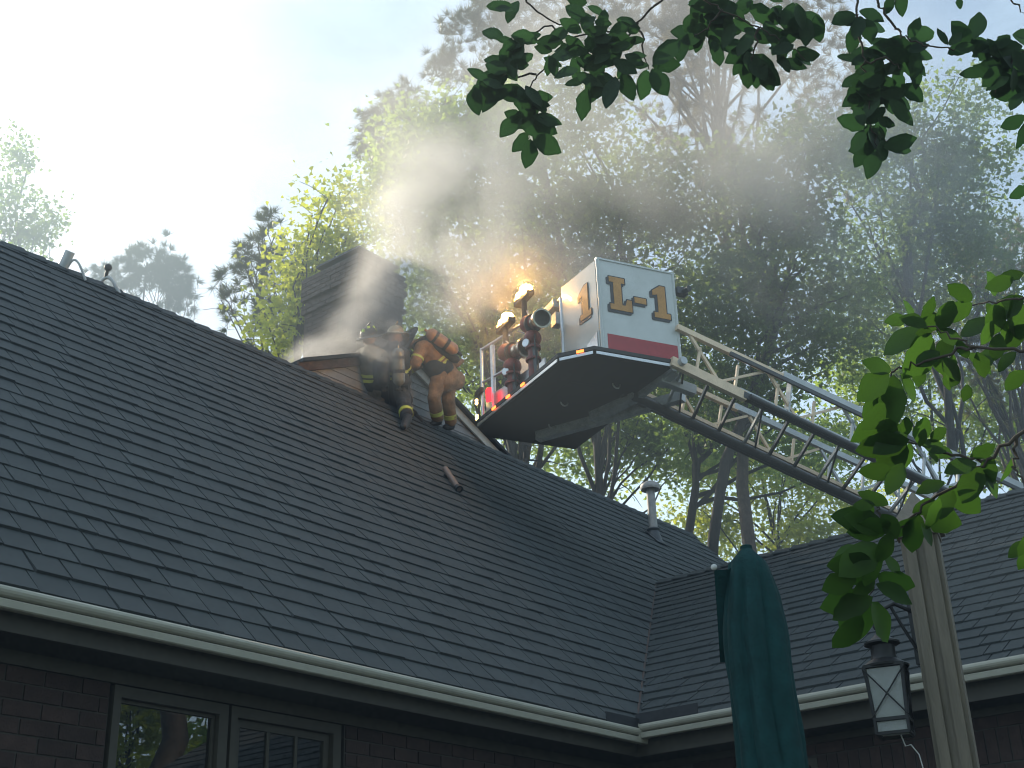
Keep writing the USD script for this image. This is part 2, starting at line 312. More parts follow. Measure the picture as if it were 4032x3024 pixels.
# shingles: every tab has a thick lower edge and laps over the course below
main_poly = Polygon([(XL, 0), (XC, 0), (WXR, (yv - YE) / math.cos(A1)), (WXR + W2, 0), (XR, 0), (XR, L1 - .01), (XL, L1 - .01)])
wing_poly = Polygon([(WY0, 0), (YE, 0), (yv, L2 - .01), (WY0, L2 - .01)])
def tabs(poly, fn, u0, u1, L, e, w, seed):
    r = np.random.default_rng(seed); out = []
    n = int(math.ceil(L / e)); prep = shapely.prepare(poly)
    for i in range(n):
        s0, s1 = i * e - (.02 if i == 0 else 0), min((i + 1) * e, L)
        u = u0 - w * r.random() - w
        while u < u1:
            ww = w * r.uniform(.93, 1.07) * (1.0 if r.random() > .10 else .62)
            gap = r.choice([.005, .011, .014])
            q = sbox(u, s0, u + ww - gap, s1 + .012)
            if not poly.contains(q):
                q = q.intersection(poly.buffer(.001))
            u += ww
            if q.is_empty or q.area < .002: continue
            for qq in getattr(q, 'geoms', [q]):
                c = np.array(shapely.set_precision(qq.convex_hull, 0).exterior.coords)[:-1]
                if len(c) < 3: continue
                th, tilt = .0205 * r.uniform(.75, 1.35), r.uniform(-.0015, .0015)
                top = np.array([fn(a, b, .006 + (th - .006) * (1 - (b - s0) / (e + .012)) + tilt * (a - c[:, 0].mean()) / w) for a, b in c])
                bot = np.array([fn(a, b, .002) for a, b in c])
                mid = top.mean(0)
                out.append((mid, prism(bot, top - bot)))
    return out
E1, TW = .2335, .258
Tm = tabs(main_poly, mp, XL, XR, L1, E1, TW, 1)
Tw = tabs(wing_poly, wp, WY0, yv, L2, .2335, .258, 2)
allt = [(roof, a, b) for a, b in Tm] + [(wroof, a, b) for a, b in Tw]
def visible_rank(p, extra=1.0):
    q = pix(p); d = depth_of(p)
    inside = (-20 < q[0] < 2232) and (-20 < q[1] < 1679) and d > 0
    return d * extra if inside else 1e6 + d
order = sorted(range(len(allt)), key=lambda i: visible_rank(allt[i][1], 1.0 if allt[i][0] == roof else 1.15))
for i in order[:290]: part(allt[i][0], 'shingle', allt[i][2], M['shingle'])
for rr in (roof, wroof): part(rr, 'shingle_field', cat([allt[i][2] for i in order[290:] if allt[i][0] == rr]), M['shingle'], kind='stuff')
# ridge caps, bent over the ridge
def cap(c, d, a1, a2, w=.15, L=.27, lift=0.0):
    d = np.asarray(d, float); s = np.array([-d[1], d[0], 0])
    p0, p1 = np.asarray(c) - d * L / 2, np.asarray(c) + d * L / 2
    l = lambda p, sg, t, z: p + s * sg * w * math.cos(t) + np.array([0, 0, -w * math.sin(t) + z])
    out = []
    for (sg, t) in ((1, a1), (-1, a2)):
        q = [p0 + [0, 0, .024], p1 + [0, 0, .046], l(p1, sg, t, .046), l(p0, sg, t, .024)]
        out.append(prism(q, np.array([0, 0, .014])))
    return cat(out)
x = XL + .1
while x < XR:
    part(roof, 'ridge_cap', cap((x, YR, ZR - .005), (1, 0, 0), A1, A1), M['shingle']); x += .25 if x > 5.5 else 1.0
y = WY0
while y < yv - .1:
    part(wroof, 'ridge_cap', cap((WXR, y, WZR - .005), (0, 1, 0), A2, A2), M['shingle']); y += .25 if y > 2.5 else .8
# valley flashing, a thin rusty line where the two roofs meet
part(roof, 'valley_flashing', tube([mp(XC, .05, .012) , np.array([WXR, yv, WZR + .012])], .012, 6), M['rust'], 'thin brown metal line in the valley')

# gutters: a rolled lip, a shaded throat and a pale lower face
prof = [(-.125, .004), (-.115, -.10), (-.05, -.122), (-.006, -.122), (.004, -.116), (.012, -.078), (.006, -.072), (-.05, -.074), (-.05, -.064), (-.012, -.060), (.006, -.052), (.018, -.040), (.023, -.026), (.021, -.012), (.012, -.002), (-.004, .004), (-.04, .012)]
g1 = part(house, 'gutter', extrude_along(prof, (XL, YE - .01, H), (XC + .14, YE - .01, H), (0, -1, 0), (0, 0, 1)), M['gutter'], 'cream metal gutter along the main eave')
g2 = part(house, 'gutter', extrude_along(prof, (XC - .01, WY0, H2 + .01), (XC - .01, YE - .02, H2 + .01), (-1, 0, 0), (0, 0, 1)), M['gutter'], 'cream metal gutter along the wing eave')
pc = [(-.117, 0), (-.102, -.113), (.004, -.121), (.019, -.114), (.020, -.066), (.006, -.05), (.008, -.034), (.022, -.022), (.024, -.008), (.012, .006)]
part(g2, 'end_cap', extrude_along(pc, (XC - .01, YE - .0185, H2 + .01), (XC - .01, YE - .008, H2 + .01), (-1, 0, 0), (0, 0, 1)), M['gutter'])
# black splash guards standing in the inside corner
part(house, 'splash_guard', prism([(XC - .50, YE - .018, H - .004), (XC + .02, YE - .018, H - .004), (XC + .02, YE - .012, H + .085), (XC - .50, YE - .012, H + .085)], np.array([0, .006, 0])), M['iron'], 'black metal splash guard on the main gutter')
part(house, 'splash_guard', prism([(XC - .016, YE - .62, H2 + .012), (XC - .016, YE + .02, H2 + .012), (XC - .008, YE + .02, H2 + .105), (XC - .008, YE - .62, H2 + .105)], np.array([.006, 0, 0])), M['iron'], 'black metal splash guard on the wing gutter')
# fascia, soffit, frieze
HS = H - .215
part(house, 'fascia', bx((XL, YE + .105, HS), (XC + .12, YE + .125, H - .03)), M['trim'])
part(house, 'fascia', bx((XC + .105, WY0, HS), (XC + .125, YE + .12, H - .03)), M['trim'])
part(house, 'soffit', bx((XL, YE + .127, HS), (XC + OV, YE + OV, HS + .012)), M['soffit'])
part(house, 'soffit', bx((XC + .127, WY0, HS), (XC + OV, YE + .125, HS + .012)), M['soffit'])
part(house, 'frieze_board', bx((XL, YE + OV - .02, HS - .085), (XC + OV - .03, YE + OV - .001, HS - .001)), M['trim'])
part(house, 'frieze_board', bx((XC + OV - .02, WY0, HS - .06), (XC + OV - .001, YE + OV - .022, HS - .001)), M['trim'])

# walls with window openings: window 1 and 2 on the main wall, one on the wing
YW, XW = YE + OV, XC + OV
WIN = [(4.88, 5.775), (5.80, 6.80)]
W_TOP, W_BOT = 3.535, 1.9
wall = part(house, 'wall', cat([bx((XL + .2, YW + .01, 0), (4.86, YW + .25, HS)), bx((6.85, YW + .01, 0), (XW + .2, YW + .25, HS)), bx((4.86, YW + .01, W_TOP + .01), (6.85, YW + .25, HS)), bx((4.86, YW + .01, 0), (6.85, YW + .25, W_BOT))]), M['mortar'], 'dark red brick wall below the main eave')
wwall = part(house, 'wing_wall', cat([bx((XW + .01, WY0 + .3, 0), (XW + .25, 5.25, HS)), bx((XW + .01, 6.5, 0), (XW + .25, YW, HS)), bx((XW + .01, 5.25, 3.46), (XW + .25, 6.5, HS)), bx((XW + .01, 5.25, 0), (XW + .25, 6.5, 1.5))]), M['mortar'], 'dark red brick wall of the side wing')
BW, BH, JT = .245, .085, .012
def brick_box(lo, hi, r):
    b = bx(lo, hi); c = (np.asarray(lo) + hi) / 2
    b.vertices = c + (b.vertices - c) * r.uniform(.985, 1.0, 3); return b
cand = []
r = np.random.default_rng(5)
zc = HS - .09
row = 0
while zc - BH > 2.55:
    x = XL + .25 + (0 if row % 2 else .13)
    while x < XW - .05:
        z0, z1, a, b = zc - BH, zc, x, min(x + BW, XW - .02)
        x += BW + JT
        if b - a < .05: continue
        if b > 4.86 and a < 6.85 and z0 < W_TOP + .01:
            if a < 4.86 and 4.85 - a > .05: b = 4.85
            elif b > 6.85 and b - 6.86 > .05: a = 6.86
            else: continue
        o = r.uniform(-.003, .003)
        cand.append((wall, brick_box((a, YW + o, z0), (b, YW + .02, z1), r)))
    zc -= BH + JT; row += 1
# wing: a soldier course of upright bricks below two lying courses
for k, zt in enumerate((HS - .062,)):
    y = WY0 + .3
    while y < 6.4:
        if not (y + .2 > 5.25 and zt - BH < 3.46): cand.append((wwall, brick_box((XW + r.uniform(-.003, .003), y, zt - BH), (XW + .02, min(y + BW, 6.46), zt), r)))
        y += BW + JT
y = WY0 + .3
while y < 5.2:
    cand.append((wwall, brick_box((XW + r.uniform(-.003, .003), y, HS - .072 - BH - .25), (XW + .02, y + .083, HS - .074 - BH), r))); y += .095
zt = HS - .086 - BH - .25
while zt > 2.6:
    y = WY0 + .3 + (.13 if int(zt * 10) % 2 else 0)
    while y < 5.1:
        cand.append((wwall, brick_box((XW + r.uniform(-.003, .003), y, zt - BH), (XW + .02, min(y + BW, 5.23), zt), r))); y += BW + JT
    zt -= BH + JT
# chimney bricks join the same ranking
CX0, CX1, CY0, CY1 = 11.97, 12.935, 12.434, 13.557
CB, CT = 8.0, 11.80
ch = part(house, 'chimney', bx((CX0 + .01, CY0 + .01, CB), (CX1 - .01, CY1 - .01, CT)), M['dark_mortar'], 'dark brick chimney half hidden in smoke')
cb = []
z = 8.9; row = 0
while z < CT - .02:
    gro = .0 if z < CT - .62 else (.035 if z < CT - .50 else (.0 if z < CT - .42 else .03))
    if gro and z > CT - .42: gro = .045
    for (ax, lo, hi, fix, dep_) in (('y', CY0, CY1, CX0, -1), ('x', CX0, CX1, CY0, -1)):
        u = lo + (.0 if row % 2 else -.1)
        while u < hi:
            a, b = max(u, lo), min(u + .2, hi); u += .21
            if b - a < .03: continue
            o = r.uniform(-.004, .004) - gro
            if ax == 'y': q = brick_box((fix + o, a - (gro if a == lo else 0), z), (fix + .03, b + (gro if b == hi else 0), z + .064), r)
            else: q = brick_box((a + .034, fix + o, z), (b + (gro if b == hi else 0), fix + .03, z + .064), r)
            cb.append(q)
    z += .075; row += 1
vis = [(p, b) for p, b in cand if visible_rank(b.centroid) < 1e5]
hid = [(p, b) for p, b in cand if visible_rank(b.centroid) >= 1e5]
vis.sort(key=lambda t: depth_of(t[1].centroid))
left = 296
for p, b in vis[:left]: part(p, 'brick', b, M['brick'])
for pp in (wall, wwall):
    rest = [b for p, b in vis[left:] + hid if p == pp]
    if rest: part(pp, 'brick_field', cat(rest), M['brick'], kind='stuff')
cb.sort(key=lambda b: depth_of(b.centroid) - b.centroid[2])
nc = max(0, left - len(vis))
for b in cb[:nc]: part(ch, 'brick', b, M['chimney_brick'])
if cb[nc:]: part(ch, 'brick_field', cat(cb[nc:]), M['chimney_brick'], kind='stuff')
part(ch, 'crown', cat([bx((CX0 - .03, CY0 - .03, CT), (CX1 + .03, CY1 + .03, CT + .04))]), M['dark_mortar'])
part(ch, 'flue_cap', cat([bx((CX0 + .22, CY0 + .2, CT + .04), (CX0 + .26, CY0 + .24, CT + .20)), bx((CX1 - .26, CY0 + .2, CT + .04), (CX1 - .22, CY0 + .24, CT + .20)), bx((CX0 + .22, CY1 - .34, CT + .04), (CX0 + .26, CY1 - .3, CT + .2)), bx((CX1 - .26, CY1 - .34, CT + .04), (CX1 - .22, CY1 - .3, CT + .2)),
     bx((CX0 + .25, CY0 + .23, CT + .04), (CX1 - .25, CY1 - .33, CT + .19)), bx((CX0 + .05, CY0 + .04, CT + .20), (CX1 - .05, CY1 - .16, CT + .235))]), M['iron'], 'dark flat metal cap on the flue')

# windows
def window(x0, x1, style):
    z0, z1 = W_BOT, W_TOP
    y = YW
    fr = cat([bx((x0, y - .012, z1 - .07), (x1, y + .09, z1)), bx((x0, y - .012, z0), (x0 + .055, y + .09, z1 - .07)), bx((x1 - .075, y - .012, z0), (x1, y + .09, z1 - .07)), bx((x0 + .055, y - .012, z0), (x1 - .075, y + .09, z0 + .06))])
    w = part(house, 'window', fr, M['trim'], 'window with clear pane reflecting trees' if style == 0 else 'window with thin glazing bars')
    sx0, sx1, sz1 = x0 + .058, x1 - .078, z1 - .073
    sash = .02 if style == 0 else .05
    part(w, 'sash', cat([bx((sx0, y + .03, sz1 - sash), (sx1, y + .07, sz1)), bx((sx0, y + .03, z0 + .063), (sx0 + sash, y + .07, sz1 - sash)), bx((sx1 - sash, y + .03, z0 + .063), (sx1, y + .07, sz1 - sash))]), M['trim'])
    part(w, 'pane', bx((sx0 + sash, y + .048, z0 + .065), (sx1 - sash, y + .054, sz1 - sash)), M['pane'])
    if style:
        n = 3; span = sx1 - sx0 - 2 * sash
        for k in range(1, n):
            xx = sx0 + sash + span * k / n
            part(w, 'glazing_bar', bx((xx - .012, y + .034, z0 + .065), (xx + .012, y + .046, sz1 - sash)), M['trim'])
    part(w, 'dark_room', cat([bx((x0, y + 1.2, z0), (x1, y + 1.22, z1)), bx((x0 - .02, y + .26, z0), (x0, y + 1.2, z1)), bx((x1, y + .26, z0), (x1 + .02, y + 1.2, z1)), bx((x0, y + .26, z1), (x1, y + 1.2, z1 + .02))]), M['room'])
window(*WIN[0], 0); window(*WIN[1], 1)
ww = part(house, 'window', cat([bx((XW - .012, 5.26, 3.40), (XW + .09, 6.49, 3.455)), bx((XW - .012, 5.26, 1.51), (XW + .09, 5.32, 3.40)), bx((XW - .012, 6.43, 1.51), (XW + .09, 6.49, 3.40)), bx((XW - .012, 5.85, 1.51), (XW + .06, 5.90, 3.40))]), M['trim'], 'dark window of the wing')
part(ww, 'pane', bx((XW + .04, 5.32, 1.51), (XW + .046, 6.43, 3.40)), M['pane'])
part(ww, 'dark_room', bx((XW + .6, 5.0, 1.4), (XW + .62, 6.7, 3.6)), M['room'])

# the cross gable that rises behind the ridge, with grey siding boards and a pale rake
GY = YR + .22
def gp(px, py): return onplane(px, py, (0, GY, 0), (0, 1, 0))
ga, gr_, gl = gp(1590, 1400), gp(1950, 1778), gp(1170, 1440)
gl[2] = max(gl[2], ZR - .4)
ga = np.array([ga[0], GY, ga[2]])
low = ZR - .6
def rakex(z, a, b): return a[0] + (b[0] - a[0]) * (a[2] - z) / (a[2] - b[2])
gdeck = cat([prism([ga + [0, -.12, .03], gr_ + (gr_ - ga) * .5 + [0, -.12, .03], gr_ + (gr_ - ga) * .5 + [0, 2.6, .03], ga + [0, 2.6, .03]], np.array([0, 0, .05])),
             prism([ga + [0, -.12, .03], gl + [0, -.12, .03], gl + [0, 2.6, .03], ga + [0, 2.6, .03]], np.array([0, 0, .05])),
             prism([ga + [0, .04, 0], gr_ + (gr_ - ga) * .45 + [0, .04, 0], (gr_[0] + .4, GY + .04, low - .3), (gl[0], GY + .04, low - .3), gl + [0, .04, 0]], np.array([0, .05, 0]))])
gable = part(house, 'cross_gable', gdeck, M['deck'], 'small grey sided gable behind the main ridge')
z = low
while z < ga[2] - .05:
    z1 = min(z + .12, ga[2] - .02); t0, t1_ = z, z1
    xa0, xa1 = max(rakex(t0, ga, gl), gl[0]), min(rakex(t0, ga, gr_), gr_[0] + .6); xb0, xb1 = rakex(t1_, ga, gl), min(rakex(t1_, ga, gr_), gr_[0] + .6)
    xb0 = max(xb0, gl[0])
    part(gable, 'siding_board', prism([(xa0, GY, t0), (xa1, GY, t0), (xb1, GY + .012, t1_), (xb0, GY + .012, t1_)], np.array([0, .025, 0])), M['siding'])
    z += .118
e = (gr_ - ga) / np.linalg.norm(gr_ - ga)
part(gable, 'rake_board', bar(ga + [0, -.03, -.02], gr_ + e * 1.3 + [0, -.03, -.02], .03, .16, up=(0, 0, 1)), M['rake'], 'pale sloping trim board of the gable')
e = (gl - ga) / np.linalg.norm(gl - ga)
part(gable, 'rake_board', bar(ga + [0, -.03, -.02], gl + [0, -.03, -.02], .03, .14, up=(0, 0, 1)), M['rust'], 'brown sloping trim board of the gable')

# pipes on the roof
vb = onplane(2576, 2122, (0, YE, H), (0, -T1, 1)); vp = part(house, 'vent_pipe', cyl(vb - [0, 0, .2], vb + [0, 0, .86], .068), M['galv'], 'round grey vent pipe with mushroom cap', smooth=40)
part(vp, 'vent_cap', lathe(vb + [0, 0, .84], (0, 0, 1), [(0, .05), (-.02, .15), (0.02, .165), (.07, .15), (.11, .09), (.125, .0)]), M['galv'], smooth=40)
part(vp, 'flashing', cat([lathe(vb, (0, 0, 1), [(-.1, .15), (.12, .085), (.15, .112), (.17, .1), (.175, .068)]), prism([mp(vb[0] - .15, (vb[1] - YE) / math.cos(A1) - .2, .034), mp(vb[0] + .15, (vb[1] - YE) / math.cos(A1) - .2, .034), mp(vb[0] + .15, (vb[1] - YE) / math.cos(A1) + .15, .034), mp(vb[0] - .15, (vb[1] - YE) / math.cos(A1) + .15, .034)], np.array([0, -.004, .004]))]), M['ladder_dark'], smooth=40)
pa, pb = onplane(1738, 1868, (0, YE, H), (0, -T1, 1)), onplane(1797, 1942, (0, YE, H), (0, -T1, 1))
nn = np.array([0, -math.sin(A1), math.cos(A1)])
lp = thing('loose_pipe', 'short brown pipe lying on the dark shingle slope', 'pipe', pb)
part(lp, 'tube', tube([pa + nn * .085, pb + nn * .06], .036, 14), M['copper'], smooth=40)
part(lp, 'end_collar', lathe(pb + nn * .06, pb - pa, [(-.05, .036), (-.05, .047), (.012, .047), (.012, .03), (-.02, .03)]), M['iron'], smooth=40)
part(lp, 'bracket', cat([bar(pa + nn * .02 + (pb - pa) * .2, pa + nn * .08 + (pb - pa) * .2, .05, .03), bar(pa + nn * .02 + (pb - pa) * .8, pa + nn * .07 + (pb - pa) * .8, .05, .03)]), M['iron'])
# two fittings on the far left of the ridge
q0 = onplane(240, 1068, (0, YR + .02, 0), (0, 1, 0)); q1 = q0 + R_ * .10 + U_ * .22
rl = thing('ridge_lamp', 'pale tubular fitting with wire loop on the left ridge', 'roof fitting', q0)
part(rl, 'tube', tube([q0 - U_ * .1, q0, q1], [.05, .055, .058], 14), M['pvc'], smooth=40)
t = np.linspace(0, 1, 14)[:, None]
part(rl, 'loop', tube(q0 + U_ * .02 + R_ * (.06 + .21 * t) + U_ * (.16 * np.sin(np.pi * t) - .12 * t), .014, 8), M['pvc'], smooth=60)
q0 = onplane(415, 1120, (0, YR + .02, 0), (0, 1, 0))
rl = thing('ridge_fitting', 'white hooped fitting with dark knob on the left ridge', 'roof fitting', q0)
part(rl, 'hoop', tube(q0 + R_ * (-.10 + .26 * t) + U_ * (.16 * np.sin(np.pi * t) - .06 * t - .05), .022, 8), M['pvc'], smooth=60)
part(rl, 'knob', cat([ball(q0 + R_ * .03 + U_ * .19, .045), cyl(q0 + R_ * .0 + U_ * .07, q0 + R_ * .03 + U_ * .19, .02)]), M['iron'], smooth=60)

# ------------------------------------------------------------------ aerial ladder with its platform
C0 = EYE + ray(2337, 1364) * 15.5
ZF = C0[2]
u2 = math.radians(-26.5); v2 = math.radians(65.0)
Ux = np.array([math.cos(u2), math.sin(u2), 0]); Vx = np.array([-Ux[1], Ux[0], 0]); UP = np.array([0, 0, 1.0])
def B(u, v, z): return C0 + Ux * u + Vx * v + UP * z            # u along the lettered side, v along the front, z above the floor
base_l = np.array([C0[0], C0[1], ZF])
al = thing('aerial_ladder', 'white platform bucket marked L-1 on the end of a steel truss ladder', 'aerial ladder', base_l)
outl = [(0.0, -.02), (1.19, -.02), (1.12, 2.68), (-.22, 2.69), (-.46, 2.40), (-.31, .31)]
fl = part(al, 'floor', prism([B(a, b, 0) for a, b in outl], UP * -.045), M['black_floor'], 'dark platform floor seen from below')
ins = [(a + (.035 if a < .5 else -.05), b + (.035 if b < 1 else -.035)) for a, b in outl]
part(fl, 'underside', prism([B(a, b, -.046) for a, b in ins], UP * -.055), M['under'])
def edge_strip(i, z0, z1, out, m_, nm):
    a, b = np.array(outl[i]), np.array(outl[(i + 1) % len(outl)]); d = (b - a) / np.linalg.norm(b - a); n = np.array([d[1], -d[0]])
    a, b = a + n * out + d * .02, b + n * out - d * .02
    return part(fl, nm, prism([B(*a, z0), B(*b, z0), B(*b, z1), B(*a, z1)], Ux * -n[0] * .012 + Vx * -n[1] * .012), m_)
for i in (0, 4, 5): edge_strip(i, -.098, -.062, .004, M['steel'], 'edge_trim')
def along(i, t, out=.02):
    a, b = np.array(outl[i]), np.array(outl[(i + 1) % len(outl)]); d = (b - a) / np.linalg.norm(b - a); n = np.array([d[1], -d[0]])
    return a + (b - a) * t + n * out, d
for i, t in ((5, .62), (4, .60), (4, .42), (4, .24)):
    p, d = along(i, t, .006)
    a, b = p - d * .045, p + d * .045
    part(fl, 'marker_lamp', prism([B(*a, -.055), B(*b, -.055), B(*b, -.025), B(*a, -.025)], (Ux * d[1] + Vx * -d[0]) * .014), M['marker'], 'small lit orange marker lamp')
def hook(u, v):
    t = np.linspace(0, np.pi, 9)
    return tube([B(u - .05 * math.cos(a), v, -.10 - .06 * math.sin(a)) for a in t], .011, 6)
for u, v in ((.62, .62), (.42, 2.0), (.25, 1.3)): part(fl, 'tie_hook', hook(u, v), M['steel'], smooth=60)
part(fl, 'access_panel', prism([B(.05, .75, -.102), B(.40, .75, -.102), B(.40, 1.35, -.102), B(.05, 1.35, -.102)], UP * -.01), M['under'])
part(fl, 'support_beam', cat([bar(B(.35, 2.3, -.16), B(1.5, .55, -.16), .12, .12), bar(B(1.0, .25, -.13), B(1.5, .3, -.2), .1, .12)]), M['ladder_grey'])
# panels
HB = 1.20
sp = part(al, 'side_panel', prism([B(.14, .02, .0), B(1.17, .02, .0), B(1.17, .02, HB), B(.14, .02, HB)], Vx * .03), M['white_panel'], 'white side panel lettered L-1 above a red band')
for (u0, u1) in ((.125, .16), (1.155, 1.185)): part(al, 'corner_post', cyl(B((u0 + u1) / 2, .03, 0), B((u0 + u1) / 2, .03, HB), .024, n=12), M['white_panel'], smooth=50)
part(sp, 'top_rail', bar(B(.12, .035, HB + .012), B(1.19, .035, HB + .012), .05, .024), M['white_panel'])
part(sp, 'red_band', prism([B(.205, .017, .015), B(1.145, .017, .015), B(1.145, .017, .215), B(.205, .017, .215)], Vx * .004), M['red_stripe'])
fp = part(al, 'front_panel', prism([B(.12, .06, 0), B(.02, .78, 0), B(.02, .78, HB - .02), B(.12, .06, HB)], Ux * .03), M['white_panel'], 'white front panel with the figure 1')
part(fp, 'tread_plate', prism([B(.112, .09, .01), B(.085, .30, .01), B(.085, .30, .17), B(.112, .09, .26)], Ux * -.006), M['steel'])
part(al, 'rear_panel', cat([prism([B(1.17, .05, 0), B(1.17, 2.55, 0), B(1.17, 2.55, HB - .1), B(1.17, .05, HB - .1)], Ux * -.03), prism([B(.1, 2.58, 0), B(1.17, 2.58, 0), B(1.17, 2.58, HB - .12), B(.1, 2.58, HB - .12)], Vx * -.03)]), M['white_panel'])
def slab(kind):
    if kind == 'L': return Polygon([(0, 0), (.66, 0), (.66, .36), (.52, .36), (.46, .17), (.36, .17), (.36, .84), (.47, .84), (.47, 1), (0, 1), (0, .84), (.12, .84), (.12, .17), (0, .17)])
    if kind == '1': return Polygon([(.02, 0), (.52, 0), (.52, .16), (.40, .16), (.40, 1), (.24, 1), (0, .82), (0, .68), (.15, .72), (.15, .16), (.02, .16)])
    return Polygon([(0, .33), (.36, .33), (.36, .50), (0, .50)])
def letter(par, kind, o, ex, ez, size, nrm):
    poly = slab(kind); sh = shapely.union_all([poly.buffer(.035), shapely.affinity.translate(poly, -.06, -.06).buffer(.03)])
    for (pl, off, mm, nm) in ((sh, .002, M['black_ink'], 'letter_shadow'), (poly, .006, M['gold'], 'letter')):
        me = trimesh.creation.extrude_polygon(pl, .004 / size, engine='earcut'); v = np.array(me.vertices) * size
        me = trimesh.Trimesh(o + v[:, :1] * ex + v[:, 1:2] * ez + (v[:, 2:] + off) * nrm, me.faces, process=False); trimesh.repair.fix_normals(me)
        part(par, nm, me, mm)
for kind, u in (('L', .27), ('-', .60), ('1', .855)): letter(sp, kind, B(u, .018, .55), Ux, UP, .44, -Vx)
fd = (B(.12, .06, 0) - B(.02, .78, 0)); fd /= np.linalg.norm(fd); fn = np.cross(fd, UP); fn = fn if fn @ Ux < 0 else -fn
letter(fp, '1', B(.073, .40, .53) + fn * .002, fd, UP, .44, fn)
# rails and corner gear left of the front panel
part(al, 'guard_rail', cat([cyl(B(-.36, 2.42, 0), B(-.36, 2.42, 1.05), .025), cyl(B(-.36, 2.42, 1.03), B(.02, .80, 1.03), .022), cyl(B(.02, .80, 0), B(.02, .80, 1.05), .025), cyl(B(-.36, 2.42, .55), B(-.22, 1.9, .55), .018), cyl(B(-.30, 2.2, 0), B(-.30, 2.2, 1.0), .035)]), M['steel'], smooth=40)
part(al, 'kick_panel', prism([B(-.34, 2.36, 0), B(-.14, 1.0, 0), B(-.14, 1.0, .30), B(-.34, 2.36, .30)], Ux * .02), M['steel'])
part(al, 'toolbox', cat([bx((0, 0, 0), (.16, .3, .1))]).apply_transform(np.vstack([np.c_[np.stack([Ux, Vx, UP], 1), B(-.06, .85, .95)], [0, 0, 0, 1]])), M['white_panel'])
part(al, 'switch_box', cat([bx((0, 0, 0), (.10, .14, .16))]).apply_transform(np.vstack([np.c_[np.stack([Ux, Vx, UP], 1), B(-.05, .82, .70)], [0, 0, 0, 1]])), M['ladder_grey'])
def monitor(v, h, rad, turn, lamps=True):
    o = B(-.30, v, 0)
    ax = EYE - B(-.3, v, h); ax[2] *= .55; ax /= np.linalg.norm(ax); ax = ax + R_ * turn; ax /= np.linalg.norm(ax)
    mo = part(al, 'water_cannon', cat([cyl(o, o + UP * (h - .22), rad * .62), ball(o + UP * (h - .2), rad * 1.05), tube([o + UP * (h - .2), o + UP * (h - .02) - ax * .12, o + UP * (h + .02), o + UP * h + ax * .16], [rad * .8, rad * .9, rad * .85, rad * .7], 14), ball(o + UP * (h + .02) - ax * .12, rad * 1.1)]), M['red_iron'], 'red water cannon with chrome nozzle', smooth=50)
    nz = o + UP * h + ax * .16
    part(mo, 'nozzle', lathe(nz, ax, [(-.05, rad * .75), (0, rad * .8), (.05, rad * .72), (.13, rad * 1.0), (.16, rad * 1.15), (.22, rad * 1.15), (.22, rad * .95), (.12, rad * .8)]), M['chrome'], smooth=40)
    for hh_ in (.30, .52, .70): part(mo, 'flange', lathe(o + UP * (h - .22) * hh_ / .7, UP, [(0, rad * .62), (0, rad * .92), (.03, rad * .92), (.03, rad * .62)], 16), M['red_iron'])
    part(mo, 'flange', lathe(o + UP * h + ax * .02, ax, [(0, rad * .7), (0, rad * 1.12), (.035, rad * 1.12), (.035, rad * .7)], 18), M['ladder_dark'], smooth=40)
    part(mo, 'lever', cat([cyl(o + UP * (h + .08), o + UP * (h + .22) - ax * .18, .010), cyl(o + UP * (h - .1) + Vx * .1, o + UP * (h - .02) + Vx * .2 - Ux * .1, .009)]), M['steel'], smooth=40)
    part(mo, 'control_cable', tube([o + UP * (h - .1) - Vx * .06, o + UP * (h - .35) - Vx * .16 - Ux * .05, o + UP * .12 - Vx * .1], .011, 6), M['iron'], smooth=60)
    part(mo, 'bore', lathe(nz, ax, [(.15, 0), (.15, rad * .93), (.14, rad * .93)]), M['bore'])
    part(mo, 'hand_wheel', lathe(o + UP * (h - .28) - Ux * .08 , -Ux + R_ * .6, [(0, .0), (0, .05), (.02, .055), (.03, .05), (.03, 0)]), M['steel'])
    part(mo, 'bracket', cat([bar(o + UP * .02 + Vx * .08, o + UP * (h - .3) + Vx * .05, .04, .06), bar(o + UP * .02 - Vx * .08, o + UP * (h - .3) - Vx * .05, .04, .06)]), M['ladder_dark'])
monitor(.98, .72, .105, .35)
monitor(1.60, .62, .112, .55)
def strobe(v, h, s, bright):
    c = B(-.30, v, h)
    la = part(al, 'strobe_lamp', cat([bar(c - Vx * .16 * s + UP * .02, c + Vx * .16 * s + UP * .02, .05, .05), cyl(c - UP * .5, c, .035), bar(c - UP * .06 - Vx * .2, c - UP * .06 + Vx * .2, .10, .07)]), M['iron'], 'flashing amber lamp')
    ax = (EYE - c); ax /= np.linalg.norm(ax)
    for k, (o, rr, mm) in enumerate(((-.085, .078, M['amber_core']), (.085, .055, M['amber_core']), (.19, .034, M['amber']))):
        part(la, 'lens', skinmesh([[(c + Vx * (o - .03) * s + ax * .04 + UP * .01, rr * bright * .85), (c + Vx * (o + .03) * s + ax * .04 + UP * .03, rr * bright)]], .03, 2), mm, smooth=True)
strobe(1.18, 1.24, 1.0, 1.0)
strobe(1.76, 1.14, .95, .95)
part(al, 'red_lamp', cat([bar(B(-.40, 2.12, .34), B(-.40, 2.12, .15), .06, .03), bar(B(-.405, 2.16, .33), B(-.405, 2.16, .16), .03, .03)]), M['redlamp'], 'red signal lamp', smooth=60)
wl = part(al, 'lamp_pole', cat([cyl(B(-.40, 2.46, -.05), B(-.40, 2.46, .42), .014), bar(B(-.40, 2.34, .42), B(-.40, 2.54, .42), .05, .06)]), M['iron'])
for h in (.27, .31, .05, .09): part(wl, 'lens', ball(B(-.425, 2.47, h), .024), M['warm'], smooth=60)
